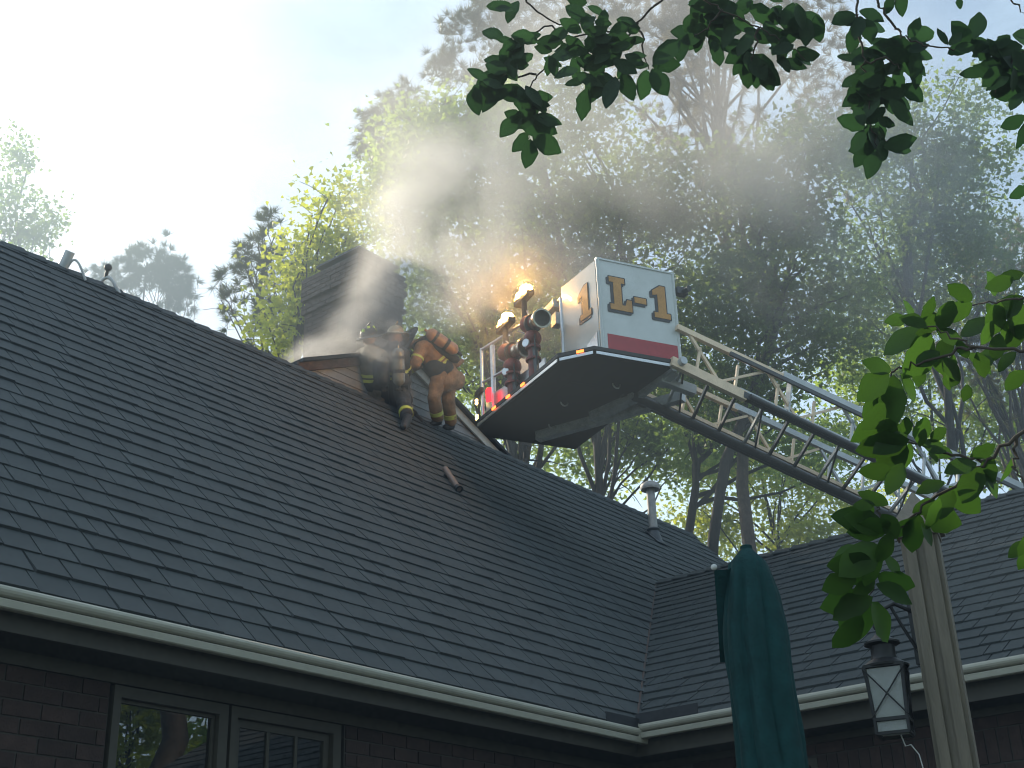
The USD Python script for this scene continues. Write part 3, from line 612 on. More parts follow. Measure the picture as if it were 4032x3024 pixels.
part(al, 'camera_box', cat([bar(B(1.20, .03, .98), B(1.34, .03, .98), .09, .09), cyl(B(1.3, .03, .98), B(1.3, -.12, .96), .035)]), M['ladder_dark'])
# the truss
P0 = EYE + ray(2690, 1446) * 15.9                              # near base rail, at the platform
Ld = R_ - .452 * U_ + .34 * F_                                 # one metre to the right per unit
Lh = np.array([0, 0, 1.0]); side = np.cross(Ld, Lh); side /= np.linalg.norm(side)
if side @ F_ < 0: side = -side                                 # away from the camera
Lup = np.cross(side, Ld); Lup /= np.linalg.norm(Lup); Lup = Lup if Lup[2] > 0 else -Lup
TH, TWD = .50, .92
def Lp(t, s, h):
    k = 1 + .035 * t
    return P0 + Ld * t + side * s * (1 + .01 * t) + Lup * (h * k - .06 * s)
TE = 6.6
n1 = part(al, 'base_rail', bar(Lp(-.15, 0, 0), Lp(.78, 0, 0), .07, .12), M['ladder_tan'], 'tan end of the near base rail')
part(al, 'base_rail', cat([bar(Lp(.74, -.005, 0), Lp(TE, -.005, 0), .07, .085), cyl(Lp(.8, -.07, -.02), Lp(TE, -.07, -.02), .035)]), M['ladder_dark'], 'dark near base rail')
part(n1, 'rail_cap', bar(Lp(.7, .02, .075), Lp(TE, .02, .075), .06, .03), M['ladder_grey'])
s1 = part(al, 'base_rail', cat([bar(Lp(-.25, TWD, 0), Lp(TE, TWD, 0), .09, .10)]), M['ladder_dark'], 'dark far base rail with water pipe')
part(s1, 'water_pipe', cyl(Lp(-.15, TWD - .11, -.06), Lp(TE, TWD - .11, -.06), .06, n=14), M['ladder_dark'], smooth=40)
part(s1, 'rail_cap', bar(Lp(-.2, TWD - .03, .085), Lp(TE, TWD - .03, .085), .07, .05), M['ladder_tan'])
part(al, 'hand_rail', bar(Lp(-.15, 0, TH), Lp(1.25, 0, TH), .06, .07), M['ladder_tan'], 'tan end of the near hand rail')
part(al, 'hand_rail', cat([bar(Lp(1.2, .0, TH + .01), Lp(TE, .0, TH + .01), .07, .06), bar(Lp(1.2, .0, TH + .06), Lp(TE, .0, TH + .06), .045, .035)]), M['ladder_grey'], 'grey near hand rail')
part(al, 'hand_rail', bar(Lp(.5, -.05, TH - .055), Lp(TE, -.05, TH - .055), .03, .05), M['ladder_dark'], 'dark lower edge of the near hand rail')
part(al, 'hand_rail', bar(Lp(-.2, TWD, TH), Lp(1.2, TWD, TH), .06, .06), M['ladder_tan'], 'tan end of the far hand rail')
part(al, 'hand_rail', bar(Lp(1.15, TWD, TH + .02), Lp(TE, TWD, TH + .02), .06, .08), M['ladder_grey'], 'grey far hand rail')
part(al, 'hose', tube([Lp(1.1, .12, .10), Lp(2.0, .12, .105), Lp(2.9, .12, .10)], .035, 8), M['yellow'], 'yellow cable in the ladder', smooth=60)
nb = int(TE / .34)
for i in range(nb):
    t = .0 + i * .34
    part(al, 'rung', bar(Lp(t, .04, -.02), Lp(t + .28, TWD - .04, -.02), .030, .04), M['ladder_dark'] if i % 3 else M['ladder_grey'])
pitch = 1.0
t = .02
while t < TE - .6:
    tm = M['ladder_tan'] if t < 1.9 else M['ladder_grey']
    for s_ in (0, TWD):
        q = .0 if s_ == 0 else .35
        part(al, 'brace', bar(Lp(t + q, s_, TH - .03), Lp(t + q + pitch * .40, s_, .05), .03, .036), tm)
        part(al, 'brace', bar(Lp(t + q + pitch * .44, s_, .05), Lp(t + q + pitch * .97, s_, TH - .03), .026, .030), tm)
        for o in (.14, .62): part(al, 'brace', bar(Lp(t + q + pitch * o, s_, .05), Lp(t + q + pitch * o, s_, TH * (.74 if s_ == 0 else .9)), .03, .03), tm)
    part(al, 'cross_brace', bar(Lp(t, .03, -.03), Lp(t + pitch * .45, TWD - .03, -.03), .022, .022), M['ladder_dark'])
    t += pitch
part(al, 'upright_plate', bar(Lp(1.32, .02, .05), Lp(1.32, .02, TH + .02), .1, .02), M['ladder_grey'])
part(al, 'pivot_arm', cat([bar(B(.75, 1.5, -.14), Lp(-.12, TWD - .1, .0), .16, .16), bar(B(1.05, .35, -.16), Lp(-.05, .1, -.03), .10, .10), cyl(Lp(-.05, -.1, .02), Lp(-.05, TWD + .05, .02), .05), bar(Lp(-.1, .02, -.02), Lp(-.1, TWD, -.02), .07, .14)]), M['ladder_grey'])

# ------------------------------------------------------------------ people on the ridge
def ring(p, q, t0, t1_, ra, rb):
    p, q = np.asarray(p), np.asarray(q); a, b = p + (q - p) * t0, p + (q - p) * t1_
    return tube([a, b], [ra, rb], 14)
def wrinkle(mm, amp=.008, sc=14, seed=0):
    n = meshkit.fbm(mm.vertices * sc, 3, seed) - .5
    mm.vertices = mm.vertices + mm.vertex_normals * n[:, None] * 2 * amp; return mm
def glove(wr, tip, palm_n, par, mt):
    d = tip - wr; L = np.linalg.norm(d); d = d / L; s = np.cross(d, palm_n); s /= np.linalg.norm(s); nn_ = np.cross(s, d)
    ch_ = [[(wr, .036), (wr + d * .05, .040)], [(wr + d * .045 + s * .022, .022), (wr + d * .045 - s * .022, .022)], [(wr + d * .09 + s * .03, .020), (wr + d * .09 - s * .03, .020)], [(wr + d * .05, .03), (wr + d * .09, .024)]]
    for k, (o, l) in enumerate(((.032, .07), (.011, .085), (-.011, .08), (-.032, .06))):
        b = wr + d * .095 + s * o; c = b + d * l * .5 + nn_ * .01; e_ = c + d * l * .4 + nn_ * .035
        ch_.append([(b, .0115), (c, .011), (e_, .0095)])
    b = wr + d * .04 + s * .038; ch_.append([(b, .014), (b + s * .03 + d * .03, .012), (b + s * .035 + d * .06 + nn_ * .015, .011)])
    part(par, 'glove', skinmesh(ch_, .012, 3), mt, smooth=True)
def person(label, J, gear, trousers, helmet, tank, tankmat, seed, hel_lime=False, tail=None):
    """J: joints as 3-D points; the body is one surface, the clothes lie over it."""
    hip = (J['hipL'] + J['hipR']) / 2; chest = (J['shL'] + J['shR']) / 2; neck, head = J['neck'], J['head']
    pr = thing('person', label, 'person', J['ankL'] * .5 + J['ankR'] * .5)
    fwd = J['face']
    up = (head - neck) / np.linalg.norm(head - neck)
    sd = np.cross(fwd, up); sd /= np.linalg.norm(sd)
    body = [[(hip, .13), ((hip + chest) / 2, .125), (chest, .13)], [(J['hipL'], .10), (J['hipR'], .10)], [(J['shL'], .075), (chest, .10), (J['shR'], .075)], [(chest, .08), (neck, .06), (head - up * .05, .055)],
            [(head + up * .03 - fwd * .012, .088), (head - up * .055 + fwd * .03, .062)], [(head + fwd * .095, .010), (head + fwd * .108 - up * .03, .014)], [(head + sd * .085, .016), (head + sd * .086 - up * .03, .012)], [(head - sd * .085, .016), (head - sd * .086 - up * .03, .012)], [(head + fwd * .085 - up * .068 + sd * .018, .012), (head + fwd * .085 - up * .068 - sd * .018, .012)]]
    for s_ in 'LR':
        body += [[(J['sh' + s_], .065), (J['el' + s_], .045), (J['wr' + s_], .033)], [(J['hip' + s_], .09), (J['kn' + s_], .06), (J['ank' + s_], .045), (J['toe' + s_], .04)]]
    part(pr, 'body', skinmesh(body, .022, 4), M['skin'], smooth=True)
    coat = [[(hip + (hip - chest) * .10, .185), ((hip + chest) / 2, .178), (chest, .165)], [(J['shL'], .105), (chest, .15), (J['shR'], .105)], [(chest, .1), (neck, .085)], [(J['hipL'] + (hip - chest) * .30, .145), (J['hipR'] + (hip - chest) * .30, .145)]]
    for s_ in 'LR': coat.append([(J['sh' + s_], .10), (J['el' + s_], .082), (J['wr' + s_], .062)])
    if tail is not None: coat += [[(chest * .45 + hip * .55 + up * 0, .10), (tail * .75 + hip * .25, .05), (tail, .03)]]
    co = part(pr, 'coat', wrinkle(skinmesh(coat, .024, 5), .017, 12, seed), gear, smooth=True)
    for s_ in 'LR':
        part(co, 'reflective_stripe', ring(J['el' + s_], J['wr' + s_], .58, .72, .077, .074), M['stripe'], smooth=60)
        part(co, 'reflective_stripe', ring(J['sh' + s_], J['el' + s_], .62, .74, .096, .094), M['stripe'], smooth=60)
    for t_, r_ in ((.30, .188), (.44, .186)):
        part(co, 'reflective_stripe', ring(hip, chest, t_, t_ + .08, r_, r_), M['stripe'], smooth=60)
    tr = [[(J['hipL'], .125), (hip, .14), (J['hipR'], .125)]]
    for s_ in 'LR': tr.append([(J['hip' + s_], .125), (J['kn' + s_], .095), (J['ank' + s_] + (J['kn' + s_] - J['ank' + s_]) * .18, .088)])
    to = part(pr, 'trousers', wrinkle(skinmesh(tr, .024, 5), .018, 11, seed + 3), trousers, smooth=True)
    for s_ in 'LR':
        part(to, 'reflective_stripe', ring(J['kn' + s_], J['ank' + s_], .55, .70, .098, .097), M['stripe'], smooth=60)
        part(pr, 'boot', skinmesh([[(J['ank' + s_] + (J['kn' + s_] - J['ank' + s_]) * .22, .072), (J['ank' + s_], .062), (J['toe' + s_] * .35 + J['ank' + s_] * .65, .058), (J['toe' + s_], .046)]], .02, 4), M['boot'], smooth=True)
        w = J['wr' + s_]; d = w - J['el' + s_]; d /= np.linalg.norm(d)
        glove(w, w + d * .19, np.cross(d, [0.1, 0.2, .97]) * .3 + np.array([0, 0, -1.0]), pr, M['dark_gear'])
    ub_ = (chest - hip) / np.linalg.norm(chest - hip)
    part(pr, 'waist_belt', wrinkle(skinmesh([[(J['hipL'] + ub_ * .10, .150), (J['hipR'] + ub_ * .10, .150)], [(hip + ub_ * .05, .188), (hip + ub_ * .13, .186)]], .03, 3), .01, 14, seed + 5), M['dark_gear'], smooth=True)
    po_ = hip + ub_ * .02 + (J['hipR'] - J['hipL']) / np.linalg.norm(J['hipR'] - J['hipL']) * .21
    part(pr, 'pouch', cat([bar(po_, po_ - ub_ * .22, .09, .12), bar(po_ + ub_ * .04, po_ - ub_ * .02, .12, .15)]), M['iron'])
    part(pr, 'hanging_hose', tube([po_ - ub_ * .1, po_ - ub_ * .26 + sd * .03, po_ - ub_ * .38 - sd * .02, po_ - ub_ * .30 - sd * .09, po_ - ub_ * .05 - sd * .06], .012, 8), M['iron'], smooth=60)
    # helmet: crown, wide brim longer at the back, front shield
    hm = lathe(head + up * .035, up, [(.0, .122), (.05, .118), (.10, .092), (.13, .05), (.138, .0)], 24)
    hm.vertices = hm.vertices + ((hm.vertices - head) @ fwd)[:, None] * fwd * .18
    he = part(pr, 'helmet', hm, helmet, smooth=50)
    br = lathe(head + up * .03, up, [(.012, .11), (.008, .15), (-.012, .185), (-.018, .182), (-.006, .14), (-.004, .11)], 28)
    q = (br.vertices - head) @ fwd; br.vertices = br.vertices + (q * np.where(q < 0, .42, .1))[:, None] * fwd - up * (np.maximum(-q - .12, 0) * .5)[:, None]
    part(he, 'brim', br, helmet, smooth=50)
    part(he, 'crest', cat([tube([head + up * .155 + fwd * .10 - up * .02, head + up * .182, head + up * .15 - fwd * .12], [.012, .016, .012], 8)]), helmet, smooth=60)
    part(he, 'front_shield', prism([head + fwd * .15 + up * .05 + sd * .05, head + fwd * .15 + up * .05 - sd * .05, head + fwd * .135 + up * .16 - sd * .035, head + fwd * .135 + up * .16 + sd * .035], fwd * .008), M['iron'])
    if hel_lime:
        for a_ in (0.2, 1.0, 1.8, 2.6, 3.6, 4.6, 5.4):
            o = sd * math.cos(a_) - fwd * math.sin(a_)
            c = head + up * .098 + o * .104; tdir = np.cross(up, o)
            part(he, 'lime_marker', prism([c - tdir * .028 - up * .02 + o * .012, c + tdir * .028 - up * .02 + o * .012, c + tdir * .024 + up * .022 - o * .008, c - tdir * .024 + up * .022 - o * .008], o * .012 + up * .004), M['lime'])
    part(pr, 'face_mask', skinmesh([[(head + fwd * .075 + up * .02, .05), (head + fwd * .085 - up * .06, .045)], [(head + fwd * .12 - up * .06, .03), (head + fwd * .15 - up * .07, .026)]], .016, 3), M['iron'], smooth=True)
    # breathing apparatus on the back
    t0, t1_ = tank
    d = (t1_ - t0); L = np.linalg.norm(d)
    tk = part(pr, 'air_tank', lathe(t0, d, [(-.02, 0), (-.02, .02), (0, .05), (.03, .078), (.06, .086), (L - .08, .086), (L - .04, .078), (L - .01, .05), (L, .02), (L + .04, .018), (L + .045, 0)], 26), tankmat, 'air cylinder worn on the back', smooth=50)
    part(tk, 'valve', cat([cyl(t0 - d / L * .09, t0, .022), cyl(t0 - d / L * .07 - sd * .04, t0 - d / L * .07 + sd * .05, .02)]), M['iron'], smooth=40)
    part(tk, 'strap', cat([ring(t0, t1_, .30, .40, .09, .09), ring(t0, t1_, .68, .76, .09, .09)]), M['dark_gear'])
    bk = chest + ((t0 + t1_) / 2 - chest) * .45
    part(pr, 'harness', skinmesh([[(t0 + (chest - t1_) * .5, .06), (bk, .075), (t1_ + (chest - t1_) * .5, .06)]], .03, 3), M['dark_gear'], smooth=True)
    for s_ in 'LR': part(pr, 'shoulder_strap', tube([t1_ + (chest - t1_) * .3, J['sh' + s_] * .55 + chest * .45 + up * .14, J['sh' + s_] * .5 + chest * .5 + fwd * .14, hip * .6 + chest * .4 + fwd * .17], .022, 8), M['dark_gear'], smooth=60)
    return pr
def roofpt(x, y, off=0.0):
    p = onplane(1150 + .3617 * x, 1250 + .3617 * y, (0, YE, H), (0, -T1, 1)); return p + nn * off
away = F_ * np.array([1, 1, 0]); away /= np.linalg.norm(away); left_ = -R_ * np.array([1, 1, 0]); left_ /= np.linalg.norm(left_)
J = dict(hipL=Zf(1600, 620, 19.0), hipR=Zf(1720, 600, 19.25), shL=Zf(1410, 340, 18.85), shR=Zf(1500, 310, 19.2), neck=Zf(1350, 300, 19.05), head=Zf(1262, 262, 19.0),
         elL=Zf(1340, 500, 18.7), wrL=Zf(1220, 540, 18.75), elR=Zf(1380, 500, 19.35), wrR=Zf(1240, 590, 19.3),
         knL=Zf(1545, 880, 18.85), ankL=Zf(1590, 1130, 19.0), toeL=Zf(1530, 1165, 18.95), knR=Zf(1700, 890, 19.15), ankR=Zf(1730, 1180, 19.3), toeR=Zf(1670, 1200, 19.2))
f3 = left_ * .8 - UP * .5 + away * .3; J['face'] = f3 / np.linalg.norm(f3)
person('person in tan fire gear bending over, brown air tank on back, rightmost on the ridge', J, M['tan_gear'], M['tan_gear'], M['helmet_black'], (Zf(1790, 370, 18.95), Zf(1470, 150, 18.85)), M['tank_brown'], 11, tail=Zf(1850, 470, 19.2))
J = dict(hipL=Zf(1090, 780, 18.75), hipR=Zf(1190, 780, 18.55), shL=Zf(1010, 400, 18.7), shR=Zf(1200, 400, 18.5), neck=Zf(1125, 310, 18.6), head=Zf(1125, 225, 18.62),
         elL=Zf(930, 590, 18.95), wrL=Zf(840, 700, 19.2), elR=Zf(1240, 600, 18.75), wrR=Zf(1150, 760, 19.1),
         knL=Zf(1160, 960, 18.85), ankL=Zf(1330, 1080, 18.85), toeL=Zf(1400, 1125, 18.75), knR=Zf(1215, 930, 18.3), ankR=roofpt(1205, 1190, .12), toeR=roofpt(1180, 1240, .07))
f3 = away * .9 + left_ * .3 - UP * .2; J['face'] = f3 / np.linalg.norm(f3)
person('person in dark fire gear and tan helmet straddling the ridge, upright air tank on back', J, M['dark_gear'], M['dark_gear'], M['helmet_tan'], (Zf(1165, 730, 18.28), Zf(1150, 330, 18.32)), M['tank'], 21)
J = dict(hipL=Zf(850, 780, 18.75), hipR=Zf(960, 780, 18.6), shL=Zf(770, 410, 18.6), shR=Zf(960, 410, 18.45), neck=Zf(850, 330, 18.52), head=Zf(838, 240, 18.5),
         elL=Zf(690, 570, 18.75), wrL=Zf(610, 640, 18.95), elR=Zf(1000, 620, 18.8), wrR=Zf(900, 700, 19.1),
         knL=Zf(800, 1000, 19.1), ankL=Zf(880, 1180, 18.95), toeL=Zf(900, 1230, 18.9), knR=Zf(930, 1010, 19.0), ankR=Zf(1000, 1190, 18.9), toeR=Zf(1010, 1240, 18.85))
f3 = away * .9 + left_ * .35 - UP * .25; J['face'] = f3 / np.linalg.norm(f3)
person('person in sooty fire gear and black helmet with lime markers, leftmost on the ridge', J, M['grey_gear'], M['grey_gear'], M['helmet_black'], (Zf(1000, 740, 18.35), Zf(985, 430, 18.35)), M['iron'], 31, True)

# ------------------------------------------------------------------ patio umbrella, post and lantern
ut = D(1612, 1185, 5.0); ub = np.array([ut[0], ut[1], 0.0])
um = thing('patio_umbrella', 'folded teal canvas patio umbrella in front of the roof valley', 'umbrella', ub)
part(um, 'pole', cyl(ub, ut - [0, 0, .1], .02), M['post'], smooth=40)
nr, na = 46, 96
v = []
hs = np.linspace(0, 1, nr); an = np.arange(na) * 2 * np.pi / na
Hc = ut[2] - .45
side_l = -R_ * np.array([1, 1, 0]); side_l /= np.linalg.norm(side_l); toward = -F_ * np.array([1, 1, 0]); toward /= np.linalg.norm(toward)
for i, hh in enumerate(hs):
    z = ut[2] - Hc * hh
    rad = .018 + .036 * min(1, hh / .012) ** .5 + .040 * min(1, hh / .10) ** .8 + .062 * hh
    fold = .20 * min(1, hh / .05) * (np.abs(np.cos(3.5 * an + 1.4 * math.sin(hh * 6) + .5)) ** .6 - .6) + .09 * np.cos(2 * an + 7 * hh) * min(1, hh / .05)
    wr = .16 * (meshkit.fbm(np.stack([np.cos(an) * 2.4, np.sin(an) * 2.4, np.full(na, hh * 16)], 1), 4, 4) - .5) * 2
    rr = rad * (1 + fold + wr)
    c = np.array([ut[0], ut[1], z]) + side_l * (.012 * math.sin(hh * 7) - .07 * hh)
    v.append(c + (np.cos(an) * rr)[:, None] * side_l + (np.sin(an) * rr)[:, None] * toward)
v = np.vstack(v + [np.array([ut + [0, 0, .008]])])
f = []
for i in range(nr - 1):
    for j in range(na):
        k = (j + 1) % na; f += [(i * na + j, (i + 1) * na + j, (i + 1) * na + k), (i * na + j, (i + 1) * na + k, i * na + k)]
f += [(len(v) - 1, j, (j + 1) % na) for j in range(na)]
cm = trimesh.Trimesh(v, np.array(f), process=False)
if cm.volume < 0: cm.invert()
part(um, 'canopy', cm, M['umbrella'], smooth=60)
# the loose flap on the left, held by a rib whose pale end shows
fa, fb = D(1543, 1232, 4.94), D(1556, 1430, 4.95)
flp = []
for q in np.linspace(0, 1, 9):
    l = fa + (fb - fa) * q; rgt = D(1602, 1215 + 215 * q, 4.97)
    flp.append([l, l * .5 + rgt * .5 + toward * (.03 * math.sin(q * 3)) - UP * .012 * (1 - q), rgt])
flp = np.array(flp).reshape(-1, 3); ff = []
for i in range(8):
    for j in range(2):
        a = i * 3 + j; ff += [(a, a + 1, a + 4), (a, a + 4, a + 3)]
n0 = len(flp)
fm = trimesh.Trimesh(np.vstack([flp, flp - toward * .004]), np.vstack([ff, np.array(ff)[:, ::-1] + n0]), process=False)
part(um, 'canopy_flap', fm, M['umbrella'], smooth=60)
part(um, 'rib_end', ball(fa + UP * .012, .012, 1), M['pvc'], smooth=60)
part(um, 'finial', lathe(ut, UP, [(-.01, .022), (.008, .022), (.012, .016), (.018, 0)]), M['umbrella'], smooth=40)

# square post with a pyramid cap; the faces carry proud boards with a groove between
pt = D(1970, 1062, 5.3)
fc = D(2035, 1300, 5.2)          # the front arris, seen between both faces
pd = math.radians(math.degrees(YAW) + 180 - 22)
pu = np.array([math.cos(pd), math.sin(pd), 0]); pv = np.array([-pu[1], pu[0], 0])           # pu points at the viewer, a little to the left
pw = .112
pcx = np.array([pt[0], pt[1], 0])
def Pq(a, b, z): return pcx + pu * a + pv * b + UP * z
po = thing('post', 'square beige wooden post with pyramid cap at the right', 'post', pcx)
def pbox(a0, a1, b0, b1, z0, z1):
    return prism([Pq(a0, b0, z0), Pq(a1, b0, z0), Pq(a1, b1, z0), Pq(a0, b1, z0)], UP * (z1 - z0))
zc_ = pt[2] - .155
hw = pw / 2
sh_ = part(po, 'shaft', pbox(-hw, hw, -hw, hw, 0, zc_), M['post'])
for (b0, b1) in ((-hw + .002, -.016), (.016, hw - .002)): part(sh_, 'face_board', pbox(hw, hw + .014, b0, b1, .02, zc_ - .02), M['post'])
for (a0, a1) in ((-hw + .002, hw - .002),): part(sh_, 'face_board', pbox(a0, a1, hw, hw + .014, .02, zc_ - .02), M['post']); part(sh_, 'face_board', pbox(a0, a1, -hw - .014, -hw, .02, zc_ - .02), M['post'])
cw = hw + .034
apex = Pq(0, 0, pt[2])
cq = [Pq(-cw, -cw, zc_), Pq(cw, -cw, zc_), Pq(cw, cw, zc_), Pq(-cw, cw, zc_)]
part(po, 'cap', trimesh.Trimesh(cq + [c - UP * .018 for c in cq] + [apex], [(0, 1, 8), (1, 2, 8), (2, 3, 8), (3, 0, 8), (0, 4, 5), (0, 5, 1), (1, 5, 6), (1, 6, 2), (2, 6, 7), (2, 7, 3), (3, 7, 4), (3, 4, 0), (4, 7, 6), (4, 6, 5)], process=False), M['post'], 'pyramid shaped cap')
part(po, 'cap_moulding', pbox(-hw - .018, hw + .018, -hw - .018, hw + .018, zc_ - .045, zc_ - .0185), M['post'])

lt = D(1907, 1405, 5.05)
la = thing('hanging_lantern', 'black iron lantern with clear panes hanging beside the post', 'lantern', lt - UP * .36)
def Lq(a, b, z): return lt + pu * a + pv * b + UP * z
lw0, lw1 = .058, .068
zt_, zb_ = -.068, -.262
cor = [(-1, -1), (1, -1), (1, 1), (-1, 1)]
fr_ = [bar(Lq(a * lw1, b * lw1, zt_), Lq(a * lw0, b * lw0, zb_), .011, .011) for a, b in cor]
for i in range(4):
    (a, b), (c, d_) = cor[i], cor[(i + 1) % 4]
    fr_ += [bar(Lq(a * lw1, b * lw1, zt_), Lq(c * lw1, d_ * lw1, zt_), .011, .011), bar(Lq(a * lw0, b * lw0, zb_), Lq(c * lw0, d_ * lw0, zb_), .012, .012), bar(Lq(a * lw0, b * lw0, zb_ - .05), Lq(c * lw0, d_ * lw0, zb_ - .05), .010, .010)]
    fr_ += [bar(Lq(a * lw0, b * lw0, zb_), Lq(a * lw0, b * lw0, zb_ - .05), .01, .01)]
fr = part(la, 'frame', cat(fr_), M['iron'])
for i in range(4):
    (a, b), (c, d_) = cor[i], cor[(i + 1) % 4]
    k = .94
    part(fr, 'pane', prism([Lq(a * lw1 * k, b * lw1 * k, zt_ - .008), Lq(c * lw1 * k, d_ * lw1 * k, zt_ - .008), Lq(c * lw0 * k, d_ * lw0 * k, zb_ + .008), Lq(a * lw0 * k, b * lw0 * k, zb_ + .008)], (pu * (a + c) + pv * (b + d_)) * -.0012), M['seeded'])
    part(fr, 'pane', prism([Lq(a * lw0 * k, b * lw0 * k, zb_ - .008), Lq(c * lw0 * k, d_ * lw0 * k, zb_ - .008), Lq(c * lw0 * k, d_ * lw0 * k, zb_ - .042), Lq(a * lw0 * k, b * lw0 * k, zb_ - .042)], (pu * (a + c) + pv * (b + d_)) * -.0012), M['seeded'])
    g_ = 1.09
    part(fr, 'cross_wire', cat([cyl(Lq(a * lw1 * g_, b * lw1 * g_, zt_ - .01), Lq(c * lw0 * g_, d_ * lw0 * g_, zb_ + .01), .0028, n=6), cyl(Lq(c * lw1 * g_, d_ * lw1 * g_, zt_ - .01), Lq(a * lw0 * g_, b * lw0 * g_, zb_ + .01), .0028, n=6)]), M['iron'])
part(la, 'hood', cat([lathe(lt, UP, [(-.068, .086), (-.060, .088), (-.036, .05), (-.02, .045), (.016, .045), (.022, .066), (.029, .066), (.043, .04), (.06, .02), (.066, 0)], 20)]), M['iron'], smooth=40)
part(la, 'candle_socket', cat([cyl(lt - UP * .08, lt - UP * .17, .035), cyl(lt - UP * .17, lt - UP * .20, .022)]), M['iron'], smooth=40)
t = np.linspace(0, 2 * np.pi, 16)
part(la, 'ring', tube([lt + UP * .095 + R_ * .022 * math.cos(a) + UP * .022 * math.sin(a) for a in t], .004, 6), M['iron'], smooth=60)
arm0 = Pq(.0, hw + .014, lt[2] + .26) if False else None
hk = lt + UP * .115
pside = min([Pq(hw + .014, 0, hk[2] + .03), Pq(0, hw + .014, hk[2] + .03), Pq(0, -hw - .014, hk[2] + .03)], key=lambda q: np.linalg.norm(q - hk))
part(po, 'lantern_bracket', cat([tube([pside, pside * .5 + hk * .5 + UP * .05, hk + UP * .03, hk], .008, 8), tube([pside - UP * .16, pside * .6 + hk * .4 - UP * .03, pside * .4 + hk * .6 + UP * .04], .006, 8), bar(pside - UP * .2, pside + UP * .05, .035, .012)]), M['iron'], smooth=60)
lb = lt - UP * .312
part(la, 'tail_wire', tube([lb + R_ * .02, lb + R_ * .03 - UP * .04, lb + R_ * .05 - UP * .035 , lb + R_ * .075 - UP * .07, lb + R_ * .085 - UP * .14], .0028, 6), M['steel'], smooth=60)

# ------------------------------------------------------------------ leafy things
def basis_from(n, r):
    n = n / (np.linalg.norm(n, axis=1, keepdims=True) + 1e-9)
    a = np.cross(n, r.normal(size=n.shape)); a /= np.linalg.norm(a, axis=1, keepdims=True) + 1e-9
    return a, np.cross(n, a), n
def scatter(tv, tf, c, n, size, r, droop=None):
    """One copy of a small template at each centre c, its z axis along n."""
    a, b, nn_ = basis_from(n, r); s = size[:, None, None]
    v = c[:, None] + s * (tv[None, :, :1] * a[:, None] + tv[None, :, 1:2] * b[:, None] + tv[None, :, 2:] * nn_[:, None])
    k = len(tv); f = (tf[None] + (np.arange(len(c)) * k)[:, None, None]).reshape(-1, 3)
    return v.reshape(-1, 3), f
an = np.radians([0, 36, 72, 108, 144, 180, 216, 252, 288, 324])
star = [(0, 0, .03)] + [((.5 if i % 2 == 0 else .2) * math.cos(q), (.5 if i % 2 == 0 else .2) * math.sin(q), -.06 if i % 2 == 0 else 0.0) for i, q in enumerate(an)]
STAR = np.array([(-.12, 0, 0), (.5, 0, -.07), (.14, .17, .03), (-.16, .48, -.06), (-.34, .05, .0), (-.16, -.48, -.06), (.14, -.17, .03)]), np.array([(0, 6, 1), (0, 1, 2), (0, 2, 3), (0, 3, 4), (0, 4, 5), (0, 5, 6)])
OVAL = np.array([(-.5, 0, -.05), (-.15, .24, .0), (.2, .2, .0), (.5, 0, -.08), (.2, -.2, .0), (-.15, -.24, .0)]), np.array([(0, 1, 5), (1, 2, 4), (1, 4, 5), (2, 3, 4)])
def blob_points(blobs, n, r, shell=.35):
    w = np.array([b[1][0] * b[1][1] * b[1][2] for b in blobs]) ** .8; idx = r.choice(len(blobs), n, p=w / w.sum())
    d = r.normal(size=(n, 3)); d /= np.linalg.norm(d, axis=1, keepdims=True)
    rad = (shell + (1 - shell) * r.random(n)) ** .6
    return np.array([blobs[i][0] for i in idx]) + d * rad[:, None] * np.array([blobs[i][1] for i in idx])
def limb(p, q, r0, r1, r, sag=.12, n=7):
    t = np.linspace(0, 1, n)[:, None]; L = np.linalg.norm(q - p)
    w = np.cumsum(r.normal(size=(n, 3)), 0) * L * .025; w -= w[0] + (w[-1] - w[0]) * t
    pts = p + (q - p) * t + w + np.array([0, 0, 1.0]) * L * sag * np.sin(np.pi * t) * .5
    return pts, np.linspace(r0, r1, n)
LEAFK = 1.12
